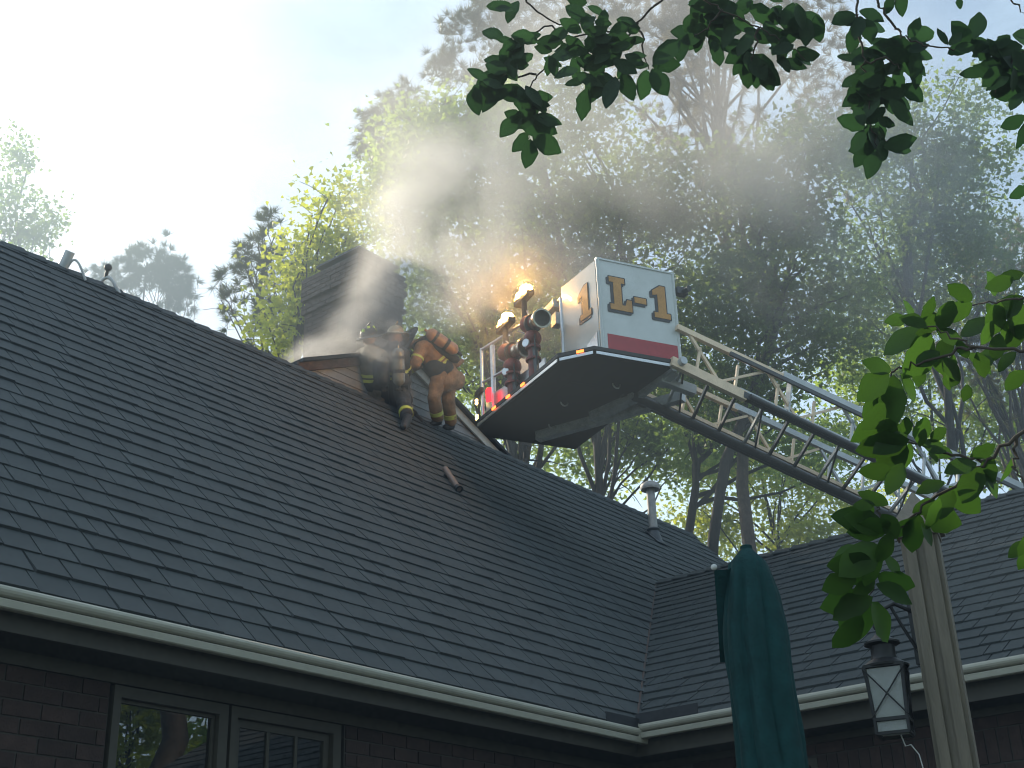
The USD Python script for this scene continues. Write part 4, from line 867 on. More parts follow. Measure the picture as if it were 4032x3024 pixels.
def tree(name, label, foot, blobs, nleaf, leafmat_, seed, trunk_r=.22, size=.12, tmpl=STAR, cl_r=.34, per=34, group=None, nlimb=14, top=None, gap=.30, kind='dec', lean=None):
    r = np.random.default_rng(seed)
    foot = np.asarray(foot, float)
    if kind != 'pine': nleaf = int(nleaf * LEAFK); size = size * 1.15; gap = gap + .10
    tr_ = thing(name, label, 'tree', foot, group)
    cen = np.mean([b[0] for b in blobs], 0); hi = max(b[0][2] for b in blobs)
    topp = np.asarray(top, float) if top is not None else np.array([cen[0], cen[1], hi])
    pts, rad = limb(foot, topp, trunk_r, trunk_r * .18, r, 0, 14)
    tk = part(tr_, 'trunk', tube(pts, rad, 10), M['pine_bark'] if kind == 'pine' else M['bark'], smooth=60)
    ends = blob_points(blobs, nlimb, r, .2); lm = []
    tip_src = []
    for e_ in ends:
        zrel = np.clip((e_[2] - foot[2]) / (topp[2] - foot[2]) - r.uniform(.08, .22), .12, .95)
        i = zrel * (len(pts) - 1); i0 = int(i); st = pts[i0] + (pts[min(i0 + 1, len(pts) - 1)] - pts[i0]) * (i - i0)
        L = np.linalg.norm(e_ - st); rr = min(rad[i0] * .55, .03 + .012 * L)
        lp_, lr = limb(st, e_, rr, .012, r, .15); lm.append(tube(lp_, lr, 6)); tip_src.append(lp_)
        for _ in range(3):
            k = r.integers(2, 7); q = lp_[k] + r.normal(size=3) * L * .11; sp_, sr = limb(lp_[k], q, lr[k] * .6, .006, r, .1, 4); lm.append(tube(sp_, sr, 5)); tip_src.append(sp_)
    part(tk, 'limb', cat(lm), M['pine_bark'] if kind == 'pine' else M['bark'], kind='stuff', smooth=60)
    if kind == 'pine':
        nt = nleaf
        c = np.vstack([blob_points(blobs, nt - nt // 3, r, .25), np.vstack([s_[2:] for s_ in tip_src])[r.integers(0, sum(len(s_) - 2 for s_ in tip_src), nt // 3)]])
        c = c[meshkit.fbm(c * .55, 3, seed) > gap + .08]
        ax = r.normal(size=c.shape) * .6 + np.array([0, 0, .8]) + (c - cen) / (np.linalg.norm(c - cen, axis=1, keepdims=True) + .1) * .8
        nd = per; dirs = np.repeat(ax / np.linalg.norm(ax, axis=1, keepdims=True), nd, 0) + r.normal(size=(len(c) * nd, 3)) * .55
        dirs /= np.linalg.norm(dirs, axis=1, keepdims=True); ln = size * r.uniform(.7, 1.15, len(dirs))
        p0 = np.repeat(c, nd, 0) + dirs * .02; p1 = p0 + dirs * ln[:, None] + np.array([0, 0, -1.0]) * (ln * .12)[:, None]
        s_ = np.cross(dirs, r.normal(size=dirs.shape)); s_ /= np.linalg.norm(s_, axis=1, keepdims=True); s_ *= size * .035
        v = np.stack([p0 - s_, p0 + s_, p1], 1).reshape(-1, 3); f = np.arange(len(v)).reshape(-1, 3)
    else:
        ncl = nleaf // per
        c = blob_points(blobs, int(ncl * 1.45), r, .3); c = c[meshkit.fbm(c * .8, 3, seed) > gap][:ncl]
        off = r.normal(size=(len(c), per, 3)) * np.array([cl_r, cl_r, cl_r * .55])
        P = (c[:, None] + off).reshape(-1, 3)
        n = r.normal(size=P.shape) * .75 + np.array([0, 0, .75])
        v, f = scatter(tmpl[0], tmpl[1], P, n, size * r.uniform(.65, 1.25, len(P)), r)
    part(tr_, 'crown', (v, f), leafmat_, kind='stuff')
    return tr_
def foot_at(x, y, dep): p = D(x, y, dep); return np.array([p[0], p[1], -.05])
def blob(x, y, dep, rx, rz=None, ry=None): return (D(x, y, dep), np.array([rx, ry or rx, rz or rx]))
# px per metre in the 2212 px view at depth d: 2910 / d
G = 'tall leafy trees behind the house'
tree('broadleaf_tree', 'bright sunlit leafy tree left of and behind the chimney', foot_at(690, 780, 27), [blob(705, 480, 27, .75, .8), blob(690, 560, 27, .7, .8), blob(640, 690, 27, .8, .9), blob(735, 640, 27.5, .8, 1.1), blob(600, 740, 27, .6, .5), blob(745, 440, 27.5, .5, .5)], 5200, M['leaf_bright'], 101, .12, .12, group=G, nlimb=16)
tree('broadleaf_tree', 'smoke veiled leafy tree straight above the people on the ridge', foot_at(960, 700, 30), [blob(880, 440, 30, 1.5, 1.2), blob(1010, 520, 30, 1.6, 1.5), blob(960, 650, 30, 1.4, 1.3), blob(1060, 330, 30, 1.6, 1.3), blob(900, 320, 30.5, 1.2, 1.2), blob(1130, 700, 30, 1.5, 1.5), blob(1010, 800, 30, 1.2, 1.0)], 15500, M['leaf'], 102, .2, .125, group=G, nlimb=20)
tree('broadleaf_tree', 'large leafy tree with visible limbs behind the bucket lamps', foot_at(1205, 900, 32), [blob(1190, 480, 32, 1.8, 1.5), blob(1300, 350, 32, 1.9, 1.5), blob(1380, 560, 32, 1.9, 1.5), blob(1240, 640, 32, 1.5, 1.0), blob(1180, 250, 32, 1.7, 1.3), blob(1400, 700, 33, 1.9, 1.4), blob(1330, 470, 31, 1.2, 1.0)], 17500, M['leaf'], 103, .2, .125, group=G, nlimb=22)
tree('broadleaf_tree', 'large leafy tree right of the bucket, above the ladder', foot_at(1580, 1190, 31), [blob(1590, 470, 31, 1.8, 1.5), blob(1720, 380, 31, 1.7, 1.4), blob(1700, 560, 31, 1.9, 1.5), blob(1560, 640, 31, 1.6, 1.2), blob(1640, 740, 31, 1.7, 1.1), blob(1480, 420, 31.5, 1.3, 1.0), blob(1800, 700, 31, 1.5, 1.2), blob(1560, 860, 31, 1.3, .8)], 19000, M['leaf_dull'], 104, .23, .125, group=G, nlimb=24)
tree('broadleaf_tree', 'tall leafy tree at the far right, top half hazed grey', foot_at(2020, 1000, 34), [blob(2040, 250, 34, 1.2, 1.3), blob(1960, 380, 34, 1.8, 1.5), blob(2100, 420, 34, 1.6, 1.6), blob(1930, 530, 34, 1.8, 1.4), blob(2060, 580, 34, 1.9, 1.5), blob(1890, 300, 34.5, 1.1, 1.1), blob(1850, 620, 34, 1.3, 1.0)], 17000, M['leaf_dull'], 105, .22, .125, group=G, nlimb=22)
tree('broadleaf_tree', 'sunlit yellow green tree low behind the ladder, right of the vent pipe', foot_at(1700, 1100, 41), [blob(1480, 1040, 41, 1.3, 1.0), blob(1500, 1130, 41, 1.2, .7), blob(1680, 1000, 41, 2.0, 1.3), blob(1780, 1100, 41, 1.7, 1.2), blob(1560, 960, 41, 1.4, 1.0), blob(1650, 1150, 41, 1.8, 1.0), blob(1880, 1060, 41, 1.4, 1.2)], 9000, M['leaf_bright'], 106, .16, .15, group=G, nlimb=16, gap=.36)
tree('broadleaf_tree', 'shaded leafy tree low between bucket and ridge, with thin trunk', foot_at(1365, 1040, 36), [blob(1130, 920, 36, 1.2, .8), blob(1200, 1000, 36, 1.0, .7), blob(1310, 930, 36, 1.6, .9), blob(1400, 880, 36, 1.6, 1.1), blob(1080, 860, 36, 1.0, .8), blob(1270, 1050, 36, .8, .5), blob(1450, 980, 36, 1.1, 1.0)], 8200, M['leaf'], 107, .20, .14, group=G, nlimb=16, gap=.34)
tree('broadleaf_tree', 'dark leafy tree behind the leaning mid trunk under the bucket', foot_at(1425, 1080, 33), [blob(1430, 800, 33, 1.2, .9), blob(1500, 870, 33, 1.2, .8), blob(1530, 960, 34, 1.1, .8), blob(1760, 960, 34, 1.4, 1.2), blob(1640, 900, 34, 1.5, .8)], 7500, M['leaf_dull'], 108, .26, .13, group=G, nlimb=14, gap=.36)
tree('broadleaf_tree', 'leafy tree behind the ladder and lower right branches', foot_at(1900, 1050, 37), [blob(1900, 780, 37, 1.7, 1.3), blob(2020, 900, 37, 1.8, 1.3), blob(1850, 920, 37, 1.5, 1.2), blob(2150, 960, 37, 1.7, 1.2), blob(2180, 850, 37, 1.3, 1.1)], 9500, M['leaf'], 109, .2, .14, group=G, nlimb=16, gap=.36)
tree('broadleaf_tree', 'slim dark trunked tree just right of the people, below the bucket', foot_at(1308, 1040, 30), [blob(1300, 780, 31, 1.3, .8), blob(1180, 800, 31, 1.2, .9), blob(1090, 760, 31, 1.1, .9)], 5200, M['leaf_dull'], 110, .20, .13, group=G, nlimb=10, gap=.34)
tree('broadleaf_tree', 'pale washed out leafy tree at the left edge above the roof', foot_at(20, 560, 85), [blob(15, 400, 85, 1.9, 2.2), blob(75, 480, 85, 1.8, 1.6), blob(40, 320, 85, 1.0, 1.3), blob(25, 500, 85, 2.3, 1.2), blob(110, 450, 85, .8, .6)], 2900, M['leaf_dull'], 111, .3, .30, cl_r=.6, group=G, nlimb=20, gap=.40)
GP = 'pine trees behind the house'
tree('pine_tree', 'slender pine just left of the chimney', foot_at(600, 760, 31), [blob(580, 490, 31, .30, .5), blob(520, 560, 31, .35, .4), blob(555, 560, 31, .4, .7), blob(620, 560, 31, .4, .6), blob(490, 620, 31, .3, .5), blob(500, 680, 31, .25, .5), blob(600, 690, 31, .6, .5), blob(640, 610, 31, .4, .5)], 300, M['needle'], 121, .10, .26, per=46, group=GP, nlimb=26, kind='pine', gap=.2)
tree('pine_tree', 'bluish small pine above the roof between the edge and chimney', foot_at(325, 690, 80), [blob(320, 575, 80, 1.8, 1.4), blob(260, 600, 80, 1.6, .7), blob(375, 600, 80, 1.1, 1.3), blob(395, 650, 80, .8, 1.1), blob(220, 590, 80, .9, .5)], 420, M['needle'], 122, .24, .62, per=46, group=GP, nlimb=26, kind='pine', gap=.22)
tree('pine_tree', 'tall pine whose tufts rise left of the hanging leaves into the sky', foot_at(1110, 700, 33), [blob(830, 300, 33, .7, .9), blob(870, 220, 33, .7, .4), blob(960, 150, 33, .6, .5), blob(1000, 60, 33, .6, .6), blob(880, 360, 33, .9, .8), blob(950, 290, 33, .9, .8), blob(1080, 200, 33, 1.0, 1.0), blob(1120, 60, 33, 1.2, .9), blob(800, 260, 33, .35, .5), blob(1060, -40, 33, .9, .6)], 1600, M['needle'], 123, .2, .27, per=40, group=GP, nlimb=30, kind='pine', gap=.2, top=D(1110, 120, 33))
tree('pine_tree', 'tall pine with bare limbs in the sunlit smoke at upper centre', foot_at(1668, 700, 34), [blob(1400, 90, 34, 1.3, 1.0), blob(1530, 60, 34, 1.4, 1.0), blob(1660, 80, 34, 1.3, 1.1), blob(1500, 190, 34, 1.0, .6), blob(1790, 150, 34, 1.1, .9), blob(1600, 320, 34, 1.2, .8), blob(1450, 280, 34, 1.0, .6), blob(1310, 160, 34, 1.2, .8), blob(1760, 260, 34, .9, .8), blob(1600, -60, 34, 1.6, .8), blob(1250, 60, 34, 1.2, 1.0), blob(1420, 0, 34, 1.4, .8), blob(1740, 20, 34, 1.2, .8)], 2000, M['needle_brown'], 124, .24, .27, per=38, group=GP, nlimb=34, kind='pine', gap=.18)
tree('pine_tree', 'brownish pine at the right edge behind the near leaves', foot_at(2140, 900, 35), [blob(2120, 600, 35, 1.0, .9), blob(2180, 720, 35, .9, .9), blob(2060, 720, 35, .9, .7), blob(2190, 540, 35, .7, .8), blob(2100, 800, 35, .8, .6)], 560, M['needle_brown'], 125, .2, .27, per=42, group=GP, nlimb=24, kind='pine', gap=.26)
exec_trees = True

# ------------------------------------------------------------------ overhanging branches close to the camera
def broad_leaf(base, tip, nrm, width, r, cup=.12, mt=None):
    """A pointed oval leaf with a midrib fold, curling a little at the tip."""
    base, tip = np.asarray(base, float), np.asarray(tip, float); d = tip - base; L = np.linalg.norm(d); d /= L
    s = np.cross(nrm, d); s /= np.linalg.norm(s) + 1e-9; n = np.cross(d, s)
    t = np.array([0, .10, .25, .42, .58, .72, .84, .93, 1.0]); w = np.array([.02, .46, .82, 1.0, .98, .82, .55, .27, .0]) * width * L / 2
    curl = -L * r.uniform(.02, .14) * t ** 2; tw = r.uniform(-.12, .12)
    wav = r.uniform(.86, 1.1, (2, 9))
    mid = base + d * (t * L)[:, None] + n * curl[:, None] + s * (np.sin(t * 3.1) * L * tw * .5)[:, None]
    lift = cup * w
    a = mid + s * (w * wav[0])[:, None] + n * lift[:, None]; b = mid - s * (w * wav[1])[:, None] + n * lift[:, None]
    v = np.vstack([a, mid, b]); f = []
    for i in range(8):
        f += [(i, 9 + i, 10 + i), (i, 10 + i, i + 1), (9 + i, 18 + i, 19 + i), (9 + i, 19 + i, 10 + i)]
    return trimesh.Trimesh(v, np.array(f), process=False)
def twig_path(pts, dep0, dep1, r, n=5):
    P = [D(x, y, dep0 + (dep1 - dep0) * i / max(1, len(pts) - 1)) for i, (x, y) in enumerate(pts)]
    out = []
    for a, b in zip(P, P[1:]):
        for t in np.linspace(0, 1, n, endpoint=False): out.append(a + (b - a) * t)
    out.append(P[-1]); out = np.array(out); out[1:-1] += r.normal(size=(len(out) - 2, 3)) * .004
    return out
def add_leaf(par, x, y, ang, L, dep, r, mt, width=.56, flat=.6):
    """x, y: the leaf's base; ang: heading in the picture in degrees (0 right, 90 down); L: length in view pixels."""
    dd = dep + r.uniform(-.04, .04); b = D(x, y, dd)
    d = math.cos(math.radians(ang)) * R_ - math.sin(math.radians(ang)) * U_ + F_ * r.uniform(-.35, .35)
    d /= np.linalg.norm(d); size = L * dd / 2910
    n = -F_ * r.uniform(.75, 1.0) + R_ * r.uniform(-flat, flat) + U_ * r.uniform(-.2, flat)
    part(par, 'leaf', broad_leaf(b, b + d * size, n, width * r.uniform(.92, 1.1), r), mt, smooth=True)

rb = np.random.default_rng(77)
TOPB = D(1900, -420, 3.6)              # a limb just above the frame carries the hanging sprays
ob = thing('overhanging_branch', 'leafy branch hanging into the top of the picture in front of smoke', 'branch', TOPB)
limb_pts = np.array([D(1000, -150, 4.3), D(1300, -190, 4.25), D(1600, -230, 4.1), D(1900, -260, 4.0), D(2250, -330, 3.85), D(2800, -500, 3.6), D(3600, -700, 3.2), EYE + R_ * 5.5 + F_ * 2.6 + U_ * 2.6])
lb_ = part(ob, 'limb', tube(limb_pts, [.010, .014, .02, .026, .034, .045, .06, .08], 8), M['twig'], smooth=60)
twigs = [  # points in the view, depth at both ends
    ([(1100, -170), (1139, 0), (1196, 50), (1243, 51), (1300, 40)], 4.3, 4.3), ([(1480, -200), (1430, 0), (1377, 50), (1243, 84), (1159, 161), (1142, 201), (1146, 241), (1139, 305)], 4.2, 4.3),
    ([(1243, 84), (1190, 60), (1120, 80), (1070, 130)], 4.28, 4.3), ([(1159, 161), (1090, 165), (1040, 180)], 4.3, 4.32), ([(1377, 50), (1330, 120), (1290, 170)], 4.25, 4.25), ([(1377, 50), (1390, 110), (1400, 150)], 4.25, 4.2),
    ([(1500, -210), (1520, 0), (1560, 20), (1640, 60), (1684, 85), (1740, 130)], 4.1, 4.1), ([(1640, 60), (1630, 110), (1620, 150)], 4.1, 4.12), ([(1684, 85), (1700, 130)], 4.1, 4.1), ([(1560, 20), (1530, 60), (1500, 80)], 4.1, 4.1),
    ([(1850, -250), (1856, 0), (1856, 69), (1867, 132), (1875, 198), (1880, 270), (1904, 330)], 4.0, 4.05), ([(1900, -255), (1893, 0), (1928, 50), (1951, 77), (1994, 98), (2060, 103), (2130, 98), (2212, 110), (2290, 90)], 4.0, 3.95),
    ([(1867, 132), (1920, 130), (1950, 150)], 4.0, 4.0), ([(2180, -300), (2185, 0), (2215, 40)], 3.9, 3.9), ([(2290, 90), (2212, 110), (2160, 150), (2150, 200)], 3.95, 3.95), ([(2330, 100), (2240, 200), (2215, 250)], 3.9, 3.9), ([(2340, 300), (2250, 390), (2225, 420)], 3.9, 3.9)]
for pts, d0, d1 in twigs:
    P = twig_path(pts, d0, d1, rb); part(lb_, 'twig', tube(P, np.linspace(.0042, .0013, len(P)), 6), M['twig'], smooth=60)
# sprays of leaves: (x, y, heading of the spray, spread, count, leaf length)
def spray(par, x, y, n, L, dep, mt, r, rx=10, ry=10, heads=None, spread=70, main=90):
    for k in range(n):
        a = main + r.uniform(-spread, spread) if heads is None else heads[k % len(heads)] + r.uniform(-8, 8)
        add_leaf(par, x + r.uniform(-rx, rx), y + r.uniform(-ry, ry), a, L * r.uniform(.72, 1.12), dep, r, mt)
SP = [(1110, 100, 8, 52, 30, 20), (1070, 150, 8, 52, 25, 18), (1045, 185, 5, 50, 16, 12), (1150, 95, 6, 46, 30, 16), (1200, 110, 5, 44, 22, 14), (1110, 195, 7, 52, 28, 12), (1145, 215, 6, 46, 14, 12), (1135, 255, 7, 54, 16, 14),
      (1250, 70, 7, 46, 24, 18), (1300, 60, 7, 46, 26, 16), (1270, 120, 7, 46, 26, 16), (1320, 110, 6, 46, 26, 18), (1290, 170, 6, 56, 22, 10), (1350, 130, 5, 46, 20, 14), (1370, 75, 5, 44, 18, 16), (1290, 20, 6, 46, 30, 14), (1120, 15, 3, 46, 16, 10),
      (1500, 60, 6, 50, 22, 18), (1560, 30, 7, 52, 26, 16), (1530, 80, 5, 50, 20, 14), (1620, 60, 7, 50, 26, 18), (1680, 70, 7, 52, 26, 16), (1620, 120, 6, 62, 18, 14), (1660, 130, 6, 58, 20, 12), (1710, 110, 6, 48, 20, 14), (1490, 15, 4, 50, 20, 12), (1740, 20, 5, 56, 20, 14), (1600, 10, 5, 48, 24, 12), (1685, 20, 4, 46, 24, 12),
      (1860, 40, 5, 50, 10, 20), (1866, 140, 7, 50, 10, 26), (1905, 130, 8, 52, 28, 18), (1940, 120, 7, 52, 30, 14), (1975, 110, 6, 50, 26, 12), (1880, 200, 8, 52, 18, 20), (1920, 180, 7, 50, 22, 18), (1905, 220, 5, 58, 14, 12), (1880, 260, 5, 46, 10, 12), (1895, 300, 6, 56, 12, 14),
      (2120, 100, 7, 52, 26, 14), (2170, 110, 8, 56, 26, 18), (2200, 130, 6, 58, 18, 20), (2150, 160, 5, 60, 18, 14), (2190, 180, 5, 60, 14, 12), (2195, 80, 3, 44, 14, 10)]
for x, y, n, L, rx, ry in SP: spray(ob, x, y, int(n * 1.25), L * 1.18, 4.2 - .25 * max(0, (x - 1500) / 700), M['big_leaf'], rb, rx * 1.35, ry * 1.35, main=100, spread=115)
# leaves that stand clear of the clumps
for x, y, a, L in [(1408, 142, 0, 56), (1408, 148, 62, 64), (1410, 138, -40, 70), (1398, 150, 100, 62), (1150, 292, 30, 66), (1146, 300, 97, 58), (1140, 285, 130, 50), (1150, 250, 12, 60), (1345, 155, 70, 60), (1330, 165, 110, 70), (1270, 190, 100, 66), (1250, 150, 165, 50),
                   (1870, 275, -165, 62), (1866, 272, -110, 44), (1866, 280, 115, 50), (1908, 318, -15, 66), (1895, 325, 110, 60), (1895, 255, 20, 40), (1850, 32, 160, 52), (1860, 35, 110, 50), (1866, 40, 75, 52), (1962, 82, -60, 46), (1966, 86, -22, 62), (1920, 215, 45, 70),
                   (2048, 98, -118, 40), (2050, 98, -48, 36), (2062, 104, -8, 44), (2096, 92, -128, 56), (2104, 86, -75, 66), (1945, -20, 80, 50), (1925, -12, 100, 38), (2212, 200, 130, 46), (2215, 250, 155, 50), (2220, 258, 100, 60), (2222, 405, 150, 44), (2075, 20, -100, 24)]:
    add_leaf(ob, x, y, a, L * 1.12, 4.15 - .25 * max(0, (x - 1500) / 700), rb, M['big_leaf'])

nbr = thing('near_branch', 'nearer leafy branch with large green leaves reaching in from the right', 'branch', D(2600, 800, 2.7))
mainp = np.array([EYE + R_ * 4.2 + F_ * 3.0 - U_ * .6, EYE + R_ * 3.2 + F_ * 2.8 + U_ * .1, D(2900, 500, 2.6), D(2480, 720, 2.8), D(2330, 850, 2.9), D(2212, 932, 2.95)])
nb_ = part(nbr, 'limb', tube(mainp, [.05, .034, .018, .011, .007, .0042], 8), M['twig'], smooth=60)
tb_ = mainp[0]
part(nbr, 'trunk', tube([np.array([tb_[0] + .15, tb_[1] - .1, -.05]), np.array([tb_[0] + .05, tb_[1], 1.2]), tb_ + [0, 0, .1], tb_ + [-.1, -.2, 1.6]], [.09, .075, .062, .03], 10), M['bark'], smooth=60)
ntw = [([(2212, 932), (2131, 993), (2074, 1038), (1998, 1095), (1941, 1145), (1900, 1200), (1888, 1250), (1882, 1310)], 2.95, 3.05), ([(2131, 993), (2060, 985), (2010, 962), (1964, 952), (1920, 950)], 2.98, 3.0), ([(2200, 940), (2185, 990), (2200, 1030), (2230, 1070)], 2.95, 2.9),
       ([(2480, 720), (2212, 758), (2109, 752), (2069, 731), (2003, 707), (1960, 690)], 2.8, 3.0), ([(2109, 752), (2069, 755), (1984, 787), (1926, 803), (1905, 830)], 2.9, 3.0), ([(2330, 850), (2260, 860)], 2.9, 2.9), ([(2330, 640), (2240, 640), (2160, 650), (2100, 660)], 2.75, 2.9), ([(2480, 720), (2330, 640)], 2.8, 2.75), ([(1941, 1145), (1905, 1110), (1890, 1090)], 3.0, 3.02), ([(2480, 720), (2400, 1000), (2260, 1150), (2215, 1190)], 2.8, 2.9)]
for pts, d0, d1 in ntw:
    P = twig_path(pts, d0, d1, rb); part(nb_, 'twig', tube(P, np.linspace(.0042, .0012, len(P)), 6), M['twig'], smooth=60)
NL = [  # x, y, heading, length
    (2015, 715, 170, 40), (2003, 707, 205, 60), (1998, 712, 150, 108), (2010, 718, 120, 110), (2040, 720, -110, 55), (2060, 728, 130, 60), (2069, 735, 60, 50), (2080, 740, -150, 60), (1975, 690, -120, 50), (1990, 690, -60, 55), (1960, 690, 175, 50),
    (1925, 803, 205, 62), (1920, 806, 140, 88), (1930, 810, 92, 110), (1945, 806, 62, 70), (1985, 790, 90, 44), (2010, 780, 20, 70), (2035, 770, 55, 66), (2060, 765, 100, 60), (2090, 765, 35, 72), (2070, 800, 120, 40), (2090, 830, 100, 40), (2110, 760, 70, 60), (2140, 752, 120, 56), (2120, 745, -60, 60), (2060, 650, 120, 70), (2100, 655, 150, 80), (2130, 655, 60, 66), (2160, 650, 110, 80), (2190, 640, 80, 90), (2212, 640, 140, 80), (2100, 650, -150, 70), (2150, 640, -110, 60), (2180, 690, 100, 60), (2212, 700, 120, 70), (2190, 600, 160, 66), (2212, 590, 170, 60), (2040, 690, 170, 60),
    (1895, 845, 95, 90), (1893, 850, 75, 60), (1930, 905, 150, 110), (1950, 915, 125, 100), (1960, 940, 155, 90), (1964, 950, 165, 110), (1965, 955, 100, 88), (1958, 958, 130, 100), (1990, 955, 20, 60), (2005, 958, 60, 50), (2010, 955, -40, 50), (1955, 900, 80, 50), (1985, 965, -70, 40),
    (2110, 1000, 165, 80), (2118, 1008, 118, 92), (2125, 1010, 70, 70), (2100, 1030, -20, 50), (2140, 985, 95, 66), (2185, 990, 100, 60), (2050, 1050, 40, 90), (2060, 1060, 120, 70), (2030, 1075, 110, 80), (2020, 1080, 150, 60), (1990, 1100, 20, 104), (1985, 1110, 95, 84), (1970, 1120, 130, 70),
    (1890, 1090, 180, 50), (1888, 1095, 130, 60), (1905, 1110, 60, 66), (1925, 1130, 165, 90), (1915, 1140, 200, 100), (1925, 1150, 115, 80), (1905, 1180, 150, 120), (1900, 1185, 110, 96), (1910, 1200, 45, 60), (1900, 1230, 165, 94), (1895, 1240, 20, 110), (1890, 1250, 150, 60), (1892, 1262, 28, 88), (1885, 1290, 150, 92), (1883, 1300, 60, 104), (1880, 1305, 118, 120), (1888, 1235, 215, 70),
    (1900, 1130, 190, 110), (1860, 1180, 140, 84), (1880, 1215, 172, 96), (1850, 1240, 150, 80), (1870, 1290, 165, 96), (1862, 1330, 130, 96), (1920, 1090, 205, 70), (1990, 1130, 60, 60), (2040, 1040, 160, 70), (2090, 1015, 60, 60), (2150, 960, 150, 60), (1935, 860, 110, 70), (1910, 870, 130, 80), (1940, 930, 200, 60), (2000, 900, 100, 60), (1900, 830, 60, 60), (2030, 760, 150, 60), (1985, 720, 100, 66), (2140, 690, 150, 70), (2160, 720, 100, 60), (2195, 760, 130, 60), (2040, 800, 70, 50), (2212, 800, 130, 60), (1925, 1010, 170, 70), (1950, 1000, 120, 80), (2060, 985, 200, 60),
    (2222, 1150, 110, 60), (2230, 1170, 150, 60), (2225, 1190, 120, 50)]
for x, y, a, L in NL: add_leaf(nbr, x, y, a, L * rb.uniform(.92, 1.08), 2.98, rb, M['near_leaf'], width=.58, flat=.75)

# trees in the garden behind the viewer; the window mirrors the first two
def mirrored(x, y, t):
    d = ray(x * K, y * K); p = EYE + d * ((YW + .05 - EYE[1]) / d[1]); d = d / np.linalg.norm(d[:2]); return p + d * np.array([1, -1, 1]) * t
mt_ = mirrored(392, 1580, 15)
tree('broadleaf_tree', 'dark bare trunk mirrored in the left window pane', (mt_[0], mt_[1], -.05), [(np.array([mt_[0], mt_[1], 12.5]), np.array([2.6, 2.2, 1.6])), (mirrored(455, 1600, 15.5), np.array([.45, .45, .8]))], 3000, M['leaf_dull'], 131, .36, .2, nlimb=9, top=(mt_[0] + .3, mt_[1], 13.5))
fb_ = mirrored(300, 1620, 27)
tree('broadleaf_tree', 'sunlit foliage mirrored in the left window pane', (fb_[0], fb_[1], -.05), [(mirrored(300, 1560, 27), np.array([1.5, 1.5, 1.2])), (mirrored(330, 1640, 26), np.array([1.8, 1.6, 1.2])), (mirrored(270, 1640, 27), np.array([1.5, 1.5, 1.5])), (mirrored(280, 1530, 28), np.array([1.2, 1.2, .8]))], 2400, M['leaf_bright'], 132, .2, .2, nlimb=9)
tree('broadleaf_tree', 'tall tree standing just left of the picture', (17.5, 40.0, -.05), [(np.array([17.5, 40.0, 25.2]), np.array([3.0, 3.0, 2.8])), (np.array([16.0, 41.0, 23.0]), np.array([2.4, 2.4, 2.0])), (np.array([19.2, 40.5, 24.0]), np.array([2.2, 2.4, 2.2]))], 9000, M['leaf_dull'], 140, .3, .22, cl_r=.5, nlimb=14, gap=.2)
for i, (x, y, lab) in enumerate([(-6.5, -3.5, 'broad garden tree standing behind the viewer on the left'), (2.5, -9.0, 'wide leafy garden tree directly behind the viewer'), (24.0, -1.5, 'tall garden tree behind the viewer beside the wing')]):
    tree('broadleaf_tree', lab, (x, y, -.05), [(np.array([x, y, 8.5]), np.array([4.2, 3.6, 3.4])), (np.array([x + 1.5, y - 1.0, 12.0]), np.array([3.4, 3.2, 2.8])), (np.array([x - 1.8, y - .5, 5.8]), np.array([2.6, 2.6, 1.8]))], 9000, M['leaf_dull'], 141 + i, .28, .26, cl_r=.6, nlimb=14, gap=.25)

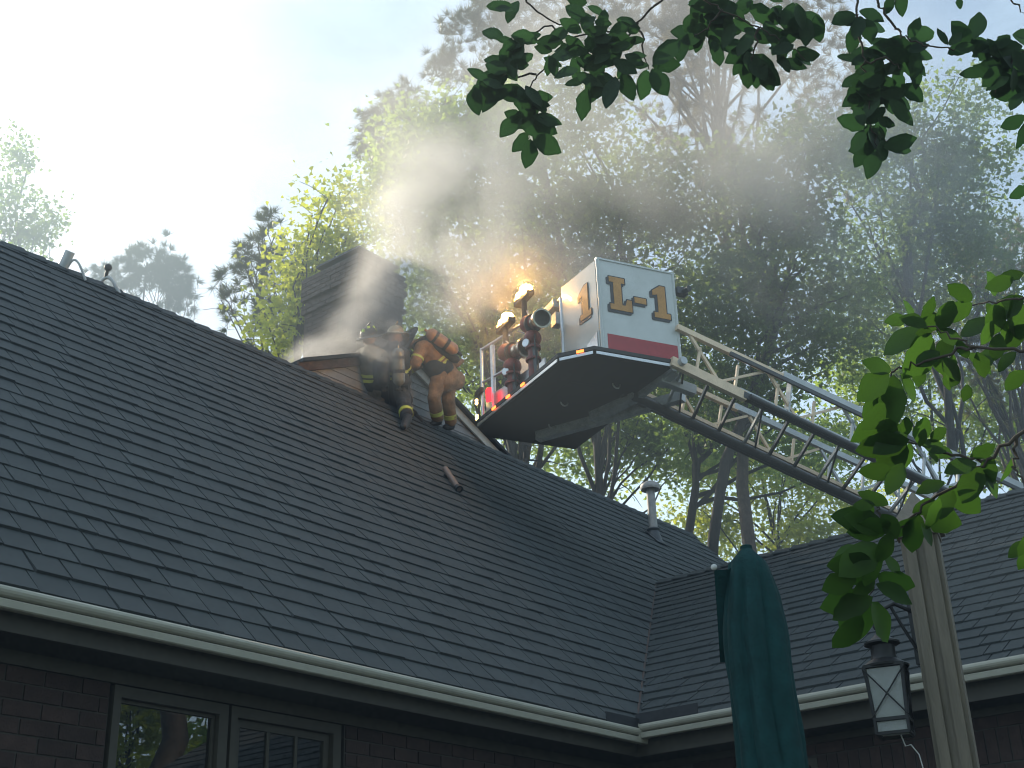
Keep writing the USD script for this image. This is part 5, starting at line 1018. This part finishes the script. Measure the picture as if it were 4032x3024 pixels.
# ------------------------------------------------------------------ smoke
def smoke_material(name, blobs, color, scale, lo, hi, aniso, gain):
    nodes = {'g': ('geometry', {}), 'w': ('noise_texture', dict(scale=scale * .55, detail=2.0)), 'ws': ('vector_math', dict(math_type='scale', scale=1.4)), 'wa': ('vector_math', dict(math_type='add')),
             'n': ('noise_texture', dict(scale=scale, detail=4.0, roughness=.58)), 'nr': ('map_range', dict(from_min=lo, from_max=hi, to_min=0.0, to_max=1.0, clamp=True)),
             'v': ('principled_volume', dict(color=color, anisotropy=aniso))}
    links = [('g.position', 'w.vector'), ('w.color', 'ws.vector1'), ('g.position', 'wa.vector1'), ('ws.vector', 'wa.vector2'), ('wa.vector', 'n.vector'), ('n.fac', 'nr.value')]
    prev = None
    for i, (c, rx, wgt) in enumerate(blobs):
        off = -np.asarray(c) / rx
        nodes[f'm{i}'] = ('mapping', dict(scale=(1 / rx,) * 3, location=tuple(off)))
        nodes[f'l{i}'] = ('vector_math', dict(math_type='length'))
        nodes[f'r{i}'] = ('map_range', dict(range_type='smoothstep', from_min=.15, from_max=1.0, to_min=wgt, to_max=0.0))
        links += [('wa.vector', f'm{i}.vector'), (f'm{i}.vector', f'l{i}.vector1'), (f'l{i}.value', f'r{i}.value')]
        if prev is None: prev = f'r{i}.result'
        else:
            nodes[f'a{i}'] = ('math', dict(math_type='maximum')); links += [(prev, f'a{i}.value1'), (f'r{i}.result', f'a{i}.value2')]; prev = f'a{i}.value'
    nodes['d'] = ('math', dict(math_type='multiply')); nodes['dg'] = ('math', dict(math_type='multiply', value2=gain))
    links += [(prev, 'd.value1'), ('nr.result', 'd.value2'), ('d.value', 'dg.value1'), ('dg.value', 'v.density')]
    return usdkit.material(stage, f'/World/Looks/{name}', nodes, links, volume='v.volume')
sh_off = np.array([.7, .7, .7])          # the warp above shifts by about this much
SB = [(D(655, 785, 18.5), .42, 3.4), (D(700, 768, 18.4), .52, 3.2), (D(765, 762, 18.3), .6, 3.0), (D(800, 760, 17.8), .55, 1.9), (D(805, 700, 18.7), .75, 2.2), (D(870, 625, 19.0), 1.15, 1.6), (D(945, 530, 19.4), 1.5, 1.1), (D(980, 420, 20.0), 1.9, .62), (D(900, 310, 21.0), 2.1, .28), (D(1120, 240, 19.5), 2.6, .20), (D(1380, 170, 18.5), 2.8, .18), (D(1640, 230, 18.5), 2.8, .17), (D(1950, 380, 23), 3.7, .14), (D(1700, 480, 23), 3.0, .08), (D(1250, 480, 22), 2.7, .10), (B(-.3, 1.5, 1.1), 1.4, .45)]
blobs_ = [(c + sh_off, r_, w_) for c, r_, w_ in SB]
hull = Manifold.batch_hull([Manifold.sphere(float(r_) * 1.25 + .3, 24).translate([float(q) for q in c]) for c, r_, w_ in SB])
low_c = [Manifold.sphere(float(r_) * 1.2 + .25, 20).translate([float(q) for q in c]) for c, r_, w_ in SB]
vol = Manifold.batch_hull(low_c[:2])
for a, b in zip(low_c[1:-1], low_c[2:-1]): vol = vol + Manifold.batch_hull([a, b])
vol = vol + low_c[-1]
single('smoke', vol, smoke_material('smoke_air', blobs_, (.99, .99, .985), .85, .37, .77, .4, 1.9), 'grey white smoke drifting up from the ridge across the trees', 'smoke', kind='stuff')

hz = usdkit.material(stage, '/World/Looks/thin_haze', {'v': ('principled_volume', dict(color=(.66, .84, 1.0), density=.0034, anisotropy=.6))}, [], volume='v.volume')
single('haze', bx((-60, -60, -1.1), (140, 140, 34.0)), hz, 'thin bluish haze in the air', 'haze', kind='stuff')
